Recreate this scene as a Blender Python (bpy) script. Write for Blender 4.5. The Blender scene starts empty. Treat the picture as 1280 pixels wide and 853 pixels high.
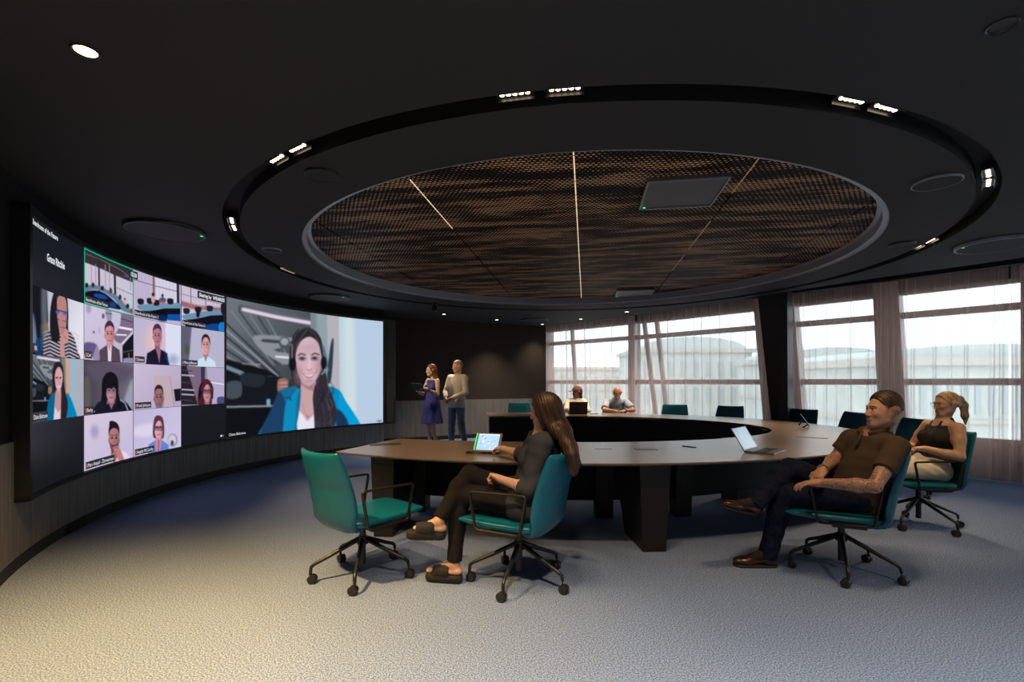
import bpy, bmesh, math, random
import numpy as np
from mathutils import Vector, Matrix
random.seed(7)
PI = math.pi
FPX, HOR, EYE = 605.0, 478.0, 1.37          # focal length in pixels, horizon row, camera height
CEIL = 2.85

# ------------------------------------------------------------------ camera, sky, exposure
cam_d = bpy.data.cameras.new('camera')
cam_d.lens = FPX / 1280 * 36; cam_d.sensor_width = 36
cam_d.shift_y = (HOR - 426.5) / 1280
cam_d.clip_start = 0.05; cam_d.clip_end = 400
cam = bpy.data.objects.new('camera', cam_d)
cam.location = (0, 0, EYE); cam.rotation_euler = (PI / 2, 0, 0)
bpy.context.scene.collection.objects.link(cam)
scene = bpy.context.scene
scene.camera = cam
scene.view_settings.view_transform = 'Standard'
scene.view_settings.look = 'None'
scene.view_settings.gamma = 1
scene.view_settings.use_curve_mapping = False
scene.view_settings.exposure = 0.38
scene.cycles.use_denoising = True
scene.cycles.max_bounces = 8
scene.cycles.transparent_max_bounces = 16
scene.cycles.sample_clamp_indirect = 4.0
SKY = 2.25
wd = bpy.data.worlds.new('overcast sky'); scene.world = wd; wd.use_nodes = True
bgn = wd.node_tree.nodes['Background']
bgn.inputs['Color'].default_value = (0.84, 0.94, 1.0, 1); bgn.inputs['Strength'].default_value = SKY
SPOT_W, DOWN_W, WARM, SOFT = 58.0, 900.0, (1.0, 0.58, 0.205), (1.0, 0.67, 0.38)

def lamp(name, loc, power, color, spot=None, blend=0.6, size=0.05, parent=None, aim=None):
    L = bpy.data.lights.new(name, 'SPOT' if spot else 'POINT')
    L.energy = power; L.color = color; L.shadow_soft_size = size
    if spot: L.spot_size = math.radians(spot); L.spot_blend = blend
    o = bpy.data.objects.new(name, L); scene.collection.objects.link(o)
    o.location = loc
    if aim is not None:
        o.rotation_euler = (Vector(aim) - Vector(loc)).to_track_quat('-Z', 'Y').to_euler()
    if parent: o.parent = parent; o.matrix_parent_inverse = Matrix.Translation(parent.location).inverted()
    return o

# ------------------------------------------------------------------ helpers
def at(px, py, d):
    """point at depth d that the photo shows at pixel (px, py)"""
    return Vector(((px - 640) / FPX * d, d, EYE - (py - HOR) / FPX * d))
def onz(px, py, z):
    return at(px, py, FPX * (EYE - z) / (py - HOR))

def link(o, parent=None):
    scene.collection.objects.link(o)
    if parent is not None: o.parent = parent
    return o
def empty(name, loc=(0, 0, 0), rz=0, parent=None):
    o = bpy.data.objects.new(name, None); link(o, parent)
    o.location = loc; o.rotation_euler = (0, 0, rz); o.empty_display_size = 0.1
    return o
def tag(o, label=None, cat=None, group=None, kind=None):
    if label: o['label'] = label
    if cat: o['category'] = cat
    if group: o['group'] = group
    if kind: o['kind'] = kind
    return o
def struct(o): o['kind'] = 'structure'; return o

class MB:
    """collects shapes; build() links them as one mesh object"""
    def __init__(s): s.v = []; s.f = []; s.mi = []
    def add(s, vs, fs, m=0):
        n = len(s.v); s.v += [tuple(v) for v in vs]; s.f += [tuple(i + n for i in f) for f in fs]; s.mi += [m] * len(fs)
    def box(s, c, d, rot=None, m=0):
        vs = [Vector(((i & 1) - .5, ((i >> 1) & 1) - .5, ((i >> 2) & 1) - .5)) for i in range(8)]
        vs = [Vector((v.x * d[0], v.y * d[1], v.z * d[2])) for v in vs]
        if rot is not None: vs = [rot @ v for v in vs]
        s.add([v + Vector(c) for v in vs], [(0, 2, 3, 1), (4, 5, 7, 6), (0, 1, 5, 4), (2, 6, 7, 3), (0, 4, 6, 2), (1, 3, 7, 5)], m)
        return s
    def hexa(s, p, m=0):   # 8 points: bottom loop of 4, top loop of 4
        s.add(p, [(3, 2, 1, 0), (4, 5, 6, 7), (0, 1, 5, 4), (1, 2, 6, 5), (2, 3, 7, 6), (3, 0, 4, 7)], m); return s
    def cyl(s, a, b, ra, rb=None, n=16, m=0, cap=True):
        a, b = Vector(a), Vector(b); rb = ra if rb is None else rb
        q = (b - a).to_track_quat('Z', 'Y'); vs = []
        for p, r in ((a, ra), (b, rb)):
            vs += [p + q @ Vector((r * math.cos(2 * PI * i / n), r * math.sin(2 * PI * i / n), 0)) for i in range(n)]
        fs = [(i, (i + 1) % n, n + (i + 1) % n, n + i) for i in range(n)]
        if cap: fs += [tuple(range(n - 1, -1, -1)), tuple(range(n, 2 * n))]
        s.add(vs, fs, m); return s
    def tube(s, pts, r, n=8, closed=False, m=0, flat=1.0, up=Vector((0, 0, 1))):
        P = [Vector(p) for p in pts]; N = len(P); vs = []
        rs = r if isinstance(r, (list, tuple)) else [r] * N
        for i in range(N):
            a = P[i - 1] if (i > 0 or closed) else P[i]; b = P[(i + 1) % N] if (i < N - 1 or closed) else P[i]
            t = (b - a).normalized(); x = t.cross(up)
            if x.length < 1e-3: x = t.cross(Vector((1, 0, 0)))
            x.normalize(); y = x.cross(t)
            vs += [P[i] + x * (rs[i] * math.cos(2 * PI * k / n) * flat) + y * (rs[i] * math.sin(2 * PI * k / n)) for k in range(n)]
        fs = []
        for i in range(N if closed else N - 1):
            j = (i + 1) % N
            fs += [(i * n + k, i * n + (k + 1) % n, j * n + (k + 1) % n, j * n + k) for k in range(n)]
        if not closed: fs += [tuple(range(n - 1, -1, -1)), tuple(range((N - 1) * n, N * n))]
        s.add(vs, fs, m); return s
    def grid(s, G, m=0, closed_u=False, flip=False):    # G[i][j] points
        R, Cn = len(G), len(G[0]); vs = [p for row in G for p in row]; fs = []
        for i in range(R - 1):
            for j in range(Cn if closed_u else Cn - 1):
                k = (j + 1) % Cn
                f = (i * Cn + j, i * Cn + k, (i + 1) * Cn + k, (i + 1) * Cn + j)
                fs.append(f[::-1] if flip else f)
        s.add(vs, fs, m); return s
    def loft(s, secs, n=32, m=0):
        """secs: (centre, U, V, hu, hv, power) superellipse sections, capped"""
        G = []
        for c, U, V, hu, hv, pw in secs:
            row = []
            for k in range(n):
                a = 2 * PI * k / n; ca, sa = math.cos(a), math.sin(a)
                x = math.copysign(abs(ca) ** (2 / pw), ca) * hu; y = math.copysign(abs(sa) ** (2 / pw), sa) * hv
                row.append(Vector(c) + Vector(U) * x + Vector(V) * y)
            G.append(row)
        b = len(s.v); s.grid(G, m, True)
        s.f += [tuple(b + k for k in range(n - 1, -1, -1)), tuple(b + (len(G) - 1) * n + k for k in range(n))]; s.mi += [m, m]
        return s
    def build(s, name, mats, parent=None, smooth=False, bevel=0, loc=None, seg=2, auto=None):
        me = bpy.data.meshes.new(name); me.from_pydata([tuple(v) for v in s.v], [], s.f)
        for mt in (mats if isinstance(mats, (list, tuple)) else [mats]): me.materials.append(mt)
        me.polygons.foreach_set('material_index', s.mi)
        me.update()
        bm = bmesh.new(); bm.from_mesh(me)
        bmesh.ops.recalc_face_normals(bm, faces=bm.faces)
        if bevel:
            es = [e for e in bm.edges if len(e.link_faces) == 2 and e.calc_face_angle(0) > 0.5]
            bmesh.ops.bevel(bm, geom=es, offset=bevel, segments=seg, affect='EDGES', profile=0.6)
        bm.to_mesh(me); bm.free()
        if smooth:
            me.polygons.foreach_set('use_smooth', [True] * len(me.polygons))
            if auto is not None:
                me.set_sharp_from_angle(angle=math.radians(auto))
        o = bpy.data.objects.new(name, me); link(o, parent)
        if loc is not None: o.location = loc
        return o

def poly_prism(mb, pts, z0, z1, m=0):
    n = len(pts); vs = [(p[0], p[1], z0) for p in pts] + [(p[0], p[1], z1) for p in pts]
    fs = [tuple(range(n - 1, -1, -1)), tuple(range(n, 2 * n))] + [(i, (i + 1) % n, n + (i + 1) % n, n + i) for i in range(n)]
    mb.add(vs, fs, m)

# ------------------------------------------------------------------ materials
def srgb(r, g, b):
    f = lambda c: (c / 255 / 12.92) if c / 255 <= 0.04045 else ((c / 255 + 0.055) / 1.055) ** 2.4
    return (f(r), f(g), f(b), 1)
def mat(name, col, rough=0.5, metal=0.0, bump=0.0, bscale=200, var=0.0, vscale=8, spec=0.5, stretch=(1, 1, 1), col2=None, emit=None, estr=1.0, sheen=0, trans=0, space='Object', detail=4):
    m = bpy.data.materials.new(name); m.use_nodes = True; nt = m.node_tree; b = nt.nodes['Principled BSDF']
    b.inputs['Base Color'].default_value = tuple(col) if len(col) == 4 else (*col, 1)
    b.inputs['Roughness'].default_value = rough; b.inputs['Metallic'].default_value = metal
    b.inputs['Specular IOR Level'].default_value = spec
    if sheen: b.inputs['Sheen Weight'].default_value = sheen
    if trans: b.inputs['Transmission Weight'].default_value = trans
    if emit: b.inputs['Emission Color'].default_value = (*emit[:3], 1); b.inputs['Emission Strength'].default_value = estr
    if var or bump or col2:
        tc = nt.nodes.new('ShaderNodeTexCoord'); mp = nt.nodes.new('ShaderNodeMapping'); mp.inputs['Scale'].default_value = stretch
        nt.links.new(tc.outputs[space], mp.inputs[0])
    if var or col2:
        n = nt.nodes.new('ShaderNodeTexNoise'); n.inputs['Scale'].default_value = vscale; n.inputs['Detail'].default_value = detail
        nt.links.new(mp.outputs[0], n.inputs['Vector'])
        r = nt.nodes.new('ShaderNodeValToRGB'); c = Vector(col[:3]); lo = c * (1 - var); hi = c * (1 + var) if col2 is None else Vector(col2[:3])
        if col2 is not None: lo = c
        r.color_ramp.elements[0].position = 0.35; r.color_ramp.elements[1].position = 0.65
        r.color_ramp.elements[0].color = (*lo, 1); r.color_ramp.elements[1].color = (*hi, 1)
        nt.links.new(n.outputs['Fac'], r.inputs[0]); nt.links.new(r.outputs[0], b.inputs['Base Color'])
    if bump:
        n2 = nt.nodes.new('ShaderNodeTexNoise'); n2.inputs['Scale'].default_value = bscale; n2.inputs['Detail'].default_value = 3
        nt.links.new(mp.outputs[0], n2.inputs['Vector'])
        bp = nt.nodes.new('ShaderNodeBump'); bp.inputs['Strength'].default_value = bump; bp.inputs['Distance'].default_value = 0.004
        nt.links.new(n2.outputs['Fac'], bp.inputs['Height']); nt.links.new(bp.outputs[0], b.inputs['Normal'])
    return m
def attr_mat(name, rough=0.6, emit=None, bump=0.0, bscale=300, spec=0.3, sss=0.0):
    m = bpy.data.materials.new(name); m.use_nodes = True; nt = m.node_tree; b = nt.nodes['Principled BSDF']
    a = nt.nodes.new('ShaderNodeAttribute'); a.attribute_name = 'Col'
    if emit is not None:
        e = nt.nodes.new('ShaderNodeEmission'); e.inputs['Strength'].default_value = emit
        nt.links.new(a.outputs['Color'], e.inputs['Color']); nt.links.new(e.outputs[0], nt.nodes['Material Output'].inputs[0])
        return m
    nt.links.new(a.outputs['Color'], b.inputs['Base Color']); b.inputs['Roughness'].default_value = rough
    b.inputs['Specular IOR Level'].default_value = spec
    if bump:
        tc = nt.nodes.new('ShaderNodeTexCoord'); n2 = nt.nodes.new('ShaderNodeTexNoise'); n2.inputs['Scale'].default_value = bscale
        nt.links.new(tc.outputs['Object'], n2.inputs['Vector'])
        bp = nt.nodes.new('ShaderNodeBump'); bp.inputs['Strength'].default_value = bump; bp.inputs['Distance'].default_value = 0.003
        nt.links.new(n2.outputs['Fac'], bp.inputs['Height']); nt.links.new(bp.outputs[0], b.inputs['Normal'])
    return m

M = {}
M['carpet'] = mat('speckled blue grey carpet', (0.060, 0.115, 0.255), 0.95, var=0, col2=(0.265, 0.335, 0.49), vscale=130, bump=0.14, bscale=320, spec=0.1, detail=6)
_r = M['carpet'].node_tree.nodes['Color Ramp'].color_ramp.elements; _r[0].position = 0.40; _r[1].position = 0.60
M['ceiling'] = mat('dark painted ceiling', (0.035, 0.035, 0.037), 0.75, spec=0.25, bump=0.02)
M['groove'] = mat('black groove', (0.006, 0.006, 0.006), 0.7)
M['reveal'] = mat('grey metal reveal', (0.26, 0.28, 0.31), 0.35, spec=0.5)
M['upper_wall'] = mat('dark brown acoustic wall fabric', (0.040, 0.032, 0.026), 0.92, var=0.12, vscale=60, bump=0.15, spec=0.15)
M['black_wall'] = mat('black wall above the screen', (0.010, 0.010, 0.011), 0.8, spec=0.2)
M['wainscot'] = mat('grey vertical grain timber panelling', (0.125, 0.117, 0.107), 0.55, col2=(0.205, 0.195, 0.182), vscale=5, stretch=(9, 9, 0.35), bump=0.08, bscale=30)
M['plinth'] = mat('black plinth', (0.010, 0.010, 0.011), 0.6)
M['black'] = mat('black satin metal', (0.010, 0.010, 0.011), 0.38)
M['frame_black'] = mat('black screen frame', (0.008, 0.008, 0.009), 0.42)
M['leather'] = mat('teal leather', (0.0012, 0.108, 0.168), 0.34, bump=0.10, bscale=260, spec=0.5)
M['wheel'] = mat('black caster rubber', (0.015, 0.015, 0.016), 0.45)
M['arm_metal'] = mat('dark bronze powder coated bar', (0.022, 0.018, 0.015), 0.4, metal=0.4)
M['tabletop'] = mat('brown grey satin table veneer', (0.270, 0.200, 0.138), 0.30, var=0.08, vscale=6, stretch=(1, 6, 1), spec=0.9)
M['table_edge'] = mat('dark table edge', (0.03, 0.025, 0.02), 0.5)
M['table_black'] = mat('black table panel', (0.012, 0.012, 0.013), 0.62, spec=0.3)
M['table_leg'] = mat('dark bronze table leg', (0.009, 0.0078, 0.0068), 0.5)
M['led_warm'] = mat('warm led', (1, 1, 1), emit=(1.0, 0.80, 0.52), estr=7)
M['led_green'] = mat('green indicator', (0, 0.3, 0.1), emit=(0.02, 0.8, 0.25), estr=1.2)
M['pier'] = mat('dark grey column paint', (0.022, 0.023, 0.027), 0.5)
M['window_frame'] = mat('taupe window frame', (0.62, 0.52, 0.48), 0.5)
M['laptop'] = mat('silver laptop metal', (0.30, 0.31, 0.33), 0.35, metal=0.7)
M['dark_plastic'] = mat('dark plastic', (0.02, 0.018, 0.018), 0.4)
M['grille'] = mat('speaker grille', (0.020, 0.020, 0.022), 0.7, bump=0.3, bscale=400)
M['silver'] = mat('brushed silver rim', (0.32, 0.33, 0.35), 0.3, metal=0.6)
M['mic_panel'] = mat('grey microphone panel', (0.10, 0.10, 0.105), 0.5)
# ------------------------------------------------------------------ room plan
SC, SR = (1.0, 6.2), 5.28                        # centre and radius of the curved screen wall
def arc(R, a0, a1, n): return [(SC[0] + R * math.cos(math.radians(a0 + (a1 - a0) * i / n)), SC[1] + R * math.sin(math.radians(a0 + (a1 - a0) * i / n))) for i in range(n + 1)]
A_NEAR, A_FAR = 230.0, 133.5
curve_wall = arc(5.34, A_NEAR, A_FAR, 72)        # near end -> far end
Q = [(0.78, 13.25), (3.0, 10.95), (4.65, 9.05), (5.55, 8.0), (6.82, 6.45), (7.7, 5.2), (8.6, 3.6), (9.3, 1.2), (9.6, -2.6)]   # curtain line
def smooth_path(P, n=12):
    P = [np.array(p, float) for p in P]; out = []
    for i in range(len(P) - 1):
        p0 = P[max(i - 1, 0)]; p1 = P[i]; p2 = P[i + 1]; p3 = P[min(i + 2, len(P) - 1)]
        for k in range(n):
            t = k / n
            out.append(0.5 * ((2 * p1) + (-p0 + p2) * t + (2 * p0 - 5 * p1 + 4 * p2 - p3) * t * t + (-p0 + 3 * p1 - 3 * p2 + p3) * t ** 3))
    out.append(P[-1]); return [tuple(o) for o in out]
QS = smooth_path(Q)
def offset(path, d):
    out = []
    for i, p in enumerate(path):
        a = path[max(i - 1, 0)]; b = path[min(i + 1, len(path) - 1)]
        t = Vector((b[0] - a[0], b[1] - a[1])).normalized()
        out.append((p[0] - t.y * d, p[1] + t.x * d))
    return out
GLASS = offset(QS, 0.30)                          # window line, outside the curtains
GLASS[0] = (0.85, 13.75)
BACK = [(-2.95, 10.93), (0.90, 12.86)]
room = curve_wall + [BACK[0], BACK[1], (0.7, 13.8)] + GLASS + [(-3.4, -2.6)]
CC = (0.8, 6.2)
def ray_room(ang, poly=room, c=CC):
    dx, dy = math.cos(ang), math.sin(ang); best = 30
    n = len(poly)
    for i in range(n):
        (x1, y1), (x2, y2) = poly[i], poly[(i + 1) % n]
        ex, ey = x2 - x1, y2 - y1; den = dx * ey - dy * ex
        if abs(den) < 1e-9: continue
        t = ((x1 - c[0]) * ey - (y1 - c[1]) * ex) / den; u = ((x1 - c[0]) * dy - (y1 - c[1]) * dx) / den
        if t > 0.1 and -1e-6 <= u <= 1 + 1e-6: best = min(best, t)
    return best

# floor
fl = MB(); poly_prism(fl, [(-6, -3.2), (10.6, -3.2), (10.6, 15), (-6, 15)], -0.12, 0.0)
struct(fl.build('floor', M['carpet']))

# ceiling: flat field, lamp groove, inner ring, recess
NSEG = 240
ths = [2 * PI * i / NSEG for i in range(NSEG)]
def ell(a, b, z): return [Vector((CC[0] + a * math.cos(t), CC[1] + b * math.sin(t), z)) for t in ths]
edge = [(0.80, 12.82), (2.8, 10.6), (4.35, 8.2), (5.09, 7.0), (6.07, 5.74), (7.0, 4.3), (7.9, 2.0), (8.2, -2.6)]   # edge of the curtain pocket
edge_s = smooth_path(edge)
inner_room = curve_wall + [BACK[0], BACK[1]] + edge_s + [(-3.4, -2.6)]
ce = MB()
outer = [Vector((CC[0] + (min(ray_room(t), ray_room(t, inner_room)) + 0.0) * math.cos(t), CC[1] + min(ray_room(t), ray_room(t, inner_room)) * math.sin(t), CEIL)) for t in ths]
GA, GB = 3.90, 3.80; IA, IB = 3.76, 3.66; RA, RB = 3.22, 3.12
ce.grid([ell(GA, GB, CEIL), outer], closed_u=True)
ce.grid([ell(RA, RB, CEIL), ell(IA, IB, CEIL)], closed_u=True)
up = [Vector((v.x, v.y, 3.3)) for v in outer]
struct(ce.build('ceiling', M['ceiling']))
g = MB(); g.grid([ell(GA, GB, CEIL), ell(GA, GB, CEIL + .10), ell(IA, IB, CEIL + .10), ell(IA, IB, CEIL)], closed_u=True)
struct(g.build('trim_1', M['groove']))
g = MB(); g.grid([ell(RA, RB, CEIL), ell(RA - .01, RB - .01, CEIL + .015), ell(RA - .05, RB - .05, CEIL + .02), ell(RA - .055, RB - .055, CEIL + .10), ell(RA - .09, RB - .09, CEIL + .11), ell(RA - .095, RB - .095, CEIL + .15)], closed_u=True)
struct(g.build('trim_2', M['reveal'], smooth=True, auto=30))
# roof slab above everything and the pocket for the curtains
rf = MB(); poly_prism(rf, [(-6, -3.2)] + offset(GLASS, .32)[::-1] + [(0.2, 14.4), (-6, 14.4)], 3.32, 3.42)
struct(rf.build('ceiling_slab', M['groove']))
pk = MB(); pts = [Vector((p[0], p[1], CEIL)) for p in edge_s]
pk.grid([pts, [p + Vector((0, 0, .45)) for p in pts]])
struct(pk.build('trim_3', M['plinth']))
rl = MB()
for i in range(len(QS) - 1):
    inn = offset(QS, -0.16); mid = offset(QS, -0.05)
    a, b, c, d = inn[i], inn[i + 1], mid[i + 1], mid[i]
    rl.hexa([(a[0], a[1], 2.935), (b[0], b[1], 2.935), (c[0], c[1], 2.935), (d[0], d[1], 2.935), (a[0], a[1], 3.31), (b[0], b[1], 3.31), (c[0], c[1], 3.31), (d[0], d[1], 3.31)])
struct(rl.build('trim_4', M['plinth']))

# walls
def wall_strip(name, path, z0, z1, thick, m, smooth=False):
    mb = MB(); out = offset(path, thick); n = len(path)
    A = [Vector((p[0], p[1], z0)) for p in path]; B = [Vector((p[0], p[1], z1)) for p in path]
    C_ = [Vector((p[0], p[1], z1)) for p in out]; D = [Vector((p[0], p[1], z0)) for p in out]
    mb.grid([A, B, C_, D, A]); mb.add([A[0], B[0], C_[0], D[0]], [(0, 1, 2, 3)]); mb.add([A[-1], B[-1], C_[-1], D[-1]], [(3, 2, 1, 0)])
    return struct(mb.build(name, m, smooth=smooth, auto=40))
cw = offset(curve_wall, -0.02)
wall_strip('wall_left', curve_wall, 0.0, 3.32, 0.2, M['black_wall'], True)
WZ = 0.945
wall_strip('trim_5', offset(curve_wall, -0.002), 0.10, WZ, -0.018, M['wainscot'], True)
wall_strip('baseboard_left', offset(curve_wall, -0.004), 0.0, 0.10, -0.012, M['plinth'], True)
ret = [curve_wall[-1], (BACK[0][0] - .1, BACK[0][1] + .05)]
wall_strip('wall_return', ret, 0, 3.32, 0.15, M['upper_wall'])
bk = [(BACK[0][0] - .25, BACK[0][1] - .125), BACK[1]]
wall_strip('wall_back', bk, 0, 3.32, 0.2, M['upper_wall'])
wall_strip('trim_6', offset(bk, -0.002), 0.09, WZ, -0.018, M['wainscot'])
wall_strip('baseboard_back', offset(bk, -0.002), 0.0, 0.09, -0.012, M['plinth'])
wall_strip('wall_corner', [BACK[1], (0.62, 13.9)], 0, 3.32, 0.12, M['upper_wall'])
wall_strip('wall_near_left', [(-3.4, -2.6), curve_wall[0]], 0, 3.32, 0.2, M['upper_wall'])
wall_strip('wall_rear', [(9.9, -2.6), (-3.6, -2.6)], 0, 3.32, 0.2, M['upper_wall'])
# floor vent in the plinth near the screen
v = empty('plinth_vent'); tag(v, 'black slotted air vent in the plinth below the left end of the video wall', 'vent')
for k in range(5):
    mb = MB(); p = arc(5.295, 200.5, 197.5, 4); q = arc(5.322, 200.5, 197.5, 4); z = 0.018 + k * 0.016
    for i in range(4):
        mb.hexa([(*p[i], z), (*p[i + 1], z), (*q[i + 1], z), (*q[i], z), (*p[i], z + .007), (*p[i + 1], z + .007), (*q[i + 1], z + .007), (*q[i], z + .007)])
    mb.build('slat', M['grille'], v)

# ------------------------------------------------------------------ perforated ceiling disc
def disc_material():
    m = bpy.data.materials.new('perforated bronze mesh'); m.use_nodes = True; nt = m.node_tree; L = nt.links; b = nt.nodes['Principled BSDF']
    N = lambda t: nt.nodes.new(t)
    def math_(op, a, bb=None, c=None):
        n = N('ShaderNodeMath'); n.operation = op
        for i, x in enumerate((a, bb, c)):
            if x is None: continue
            if isinstance(x, (int, float)): n.inputs[i].default_value = x
            else: L.new(x, n.inputs[i])
        return n.outputs[0]
    tc = N('ShaderNodeTexCoord'); mp = N('ShaderNodeMapping'); mp.inputs['Rotation'].default_value = (0, 0, math.radians(8.7)); L.new(tc.outputs['Object'], mp.inputs[0])
    sp = N('ShaderNodeSeparateXYZ'); L.new(mp.outputs[0], sp.inputs[0])
    px_, py_ = 0.040, 0.034
    v = math_('DIVIDE', sp.outputs[1], py_); row = math_('FLOOR', v); odd = math_('MULTIPLY', math_('PINGPONG', row, 1.0), 0.5)
    u = math_('ADD', math_('DIVIDE', sp.outputs[0], px_), odd)
    du = math_('SUBTRACT', math_('FRACT', u), 0.5); dv = math_('SUBTRACT', math_('FRACT', v), 0.5)
    r = math_('SQRT', math_('ADD', math_('MULTIPLY', du, du), math_('MULTIPLY', math_('MULTIPLY', dv, dv), 1.9)))
    mp2 = N('ShaderNodeMapping'); mp2.inputs['Scale'].default_value = (0.55, 3.4, 1); L.new(mp.outputs[0], mp2.inputs[0])
    n1 = N('ShaderNodeTexNoise'); n1.inputs['Scale'].default_value = 1.7; n1.inputs['Detail'].default_value = 4; n1.inputs['Roughness'].default_value = 0.62; L.new(mp2.outputs[0], n1.inputs['Vector'])
    mr = N('ShaderNodeMapRange'); mr.inputs['From Min'].default_value = 0.42; mr.inputs['From Max'].default_value = 0.58; mr.inputs['To Min'].default_value = 0.08; mr.inputs['To Max'].default_value = 0.42
    L.new(n1.outputs['Fac'], mr.inputs['Value'])
    dot = math_('LESS_THAN', r, mr.outputs[0])
    mx = N('ShaderNodeMix'); mx.data_type = 'RGBA'; L.new(dot, mx.inputs['Factor'])
    mx.inputs[6].default_value = (0.006, 0.005, 0.005, 1); mx.inputs[7].default_value = (0.85, 0.52, 0.29, 1)
    L.new(mx.outputs[2], b.inputs['Base Color']); b.inputs['Roughness'].default_value = 0.6; b.inputs['Specular IOR Level'].default_value = 0.08
    return m
M['disc'] = disc_material()
dc = empty('ceiling_disc', (CC[0], CC[1], CEIL + .12))
tag(dc, 'large round perforated bronze metal ceiling inset above the table', 'ceiling panel')
DA, DB = RA - .06, RB - .06
seam = Vector((0.151, 0.9885, 0)); perp = Vector((0.9885, -0.151, 0)); seam_c0 = 0.13     # seams run nearly away from the camera
# panels between seams
cuts = [-9, -2.52, -1.23, 0.06, 1.37, 2.66, 9]
full = [Vector((DA * math.cos(t), DB * math.sin(t), 0)) for t in ths]
for a_, b_ in zip(cuts[:-1], cuts[1:]):
    poly = full
    for lim, sgn in ((a_ + .008, 1), (b_ - .008, -1)):
        out = []
        for i in range(len(poly)):
            p, q = poly[i], poly[(i + 1) % len(poly)]; dp = (p.dot(perp) - lim) * sgn; dq = (q.dot(perp) - lim) * sgn
            if dp >= 0: out.append(p)
            if (dp >= 0) != (dq >= 0): out.append(p.lerp(q, dp / (dp - dq)))
        poly = out
        if not poly: break
    if len(poly) < 3: continue
    mb = MB(); poly_prism(mb, [(p.x, p.y) for p in poly], 0.0, 0.012)
    mb.build('perforated_panel', M['disc'], dc)
M['seam1'] = mat('backlit seam', (0.5, 0.4, 0.3), emit=(1.0, 0.74, 0.45), estr=0.62)
M['seam2'] = mat('dim backlit seam', (0.3, 0.2, 0.15), emit=(1.0, 0.55, 0.25), estr=0.11)
for k, c_ in enumerate(cuts[1:-1]):
    strong = k == 2
    segs = [(-3.2, 3.15)]
    if k == 1: segs = [(-2.6, -1.5)]
    if k == 3: segs = [(-2.6, -1.9), (-1.2, -.3), (.1, .9)]
    if k in (0, 4): continue
    for s0, s1 in segs:
        mb = MB(); t = s0
        while t < s1:
            l = random.uniform(.12, .5); c = perp * c_ + seam * (t + l / 2)
            if abs(c.x / DA) ** 2 + abs(c.y / DB) ** 2 < .985:
                mb.box((c.x, c.y, 0.004), (.010 if strong else .010, l - .02, .004), Matrix.Rotation(-math.radians(8.68), 3, 'Z'))
            t += l
        mb.build('seam_light', M['seam1'] if (strong or (k == 1)) else M['seam2'], dc)

# ------------------------------------------------------------------ ceiling fittings
def on_ceiling(px, py, z=CEIL): return onz(px, py, z)
track_px = [((644, 128), (706, 122), 'lamp pair straight above the camera side of the ring'),
            ((1069, 132), (1112, 142), ''), ((343, 205), (370, 192), ''), ((1244, 222), (1243, 234), ''), ((287, 281), (290, 290), ''),
            ((353, 340), (367, 344), ''), ((1141, 314), (1159, 306), ''), ((474, 370), (490, 372), ''), ((980, 359), (999, 355), ''), ((833, 379), (850, 377), ''), ((713, 386), (730, 385), '')]
where = ['at the near left of the ring', 'at the near right of the ring', 'on the left side of the ring', 'at the far right bend of the ring',
         'at the far left bend of the ring', 'on the ring by the left half of the video wall', 'on the ring above the right windows', 'on the ring by the right end of the video wall',
         'on the ring beside the dark leaning column', 'on the ring above the far curtains', 'at the far end of the ring']
def ring_pos(p, r=0.5):
    ang = math.atan2((p.y - CC[1]) / GB, (p.x - CC[0]) / GA)
    a, b = (GA + IA) / 2, (GB + IB) / 2
    return ang, Vector((CC[0] + a * math.cos(ang), CC[1] + b * math.sin(ang), CEIL + 0.035)), Vector((-a * math.sin(ang), b * math.cos(ang), 0)).normalized()
for pi_, (pa, pb, _) in enumerate(track_px):
    for si, pp in enumerate((pa, pb)):
        ang, c, t = ring_pos(on_ceiling(*pp))
        o = empty('track_light', c, math.atan2(t.y, t.x))
        side = ('left', 'right')[si] if pi_ not in (3, 4) else ('farther', 'nearer')[(si if pi_ == 3 else 1 - si)] if False else (('left', 'right')[si] if pi_ not in (3, 4) else ('upper', 'lower')[si])
        tag(o, f'{side} lamp of the pair {where[pi_]}', 'light', 'recessed lights in the ceiling ring')
        mb = MB(); mb.box((0, 0, .022), (.20, .062, .03)); mb.box((0, .034, .012), (.20, .006, .05)); mb.box((0, -.034, .012), (.20, .006, .05))
        mb.build('housing', M['black'], o)
        for k in range(5):
            mb = MB(); x = (k - 2) * .034; mb.cyl((x, 0, .007), (x, 0, .002), .0135, .012, 14); mb.build('lens', M['led_warm'], o)
        aim_ = {3: (3.3, 4.6, .9), 6: (4.3, 5.2, .8), 7: (-1.45, 9.7, 1.2), 1: (2.35, 3.45, .8), 9: (2.1, 10.0, 1.0), 10: (1.2, 10.2, 1.0)}.get(pi_, (c.x + (CC[0] - c.x) * .40, c.y + (CC[1] - c.y) * .40, 0))
        lamp('track_spot', (c.x, c.y, c.z - .02), SPOT_W * (.85 if pi_ == 1 else 1.0 if pi_ < 6 else 1.2), SOFT, spot=66, blend=.9, size=.06, aim=aim_)
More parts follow.
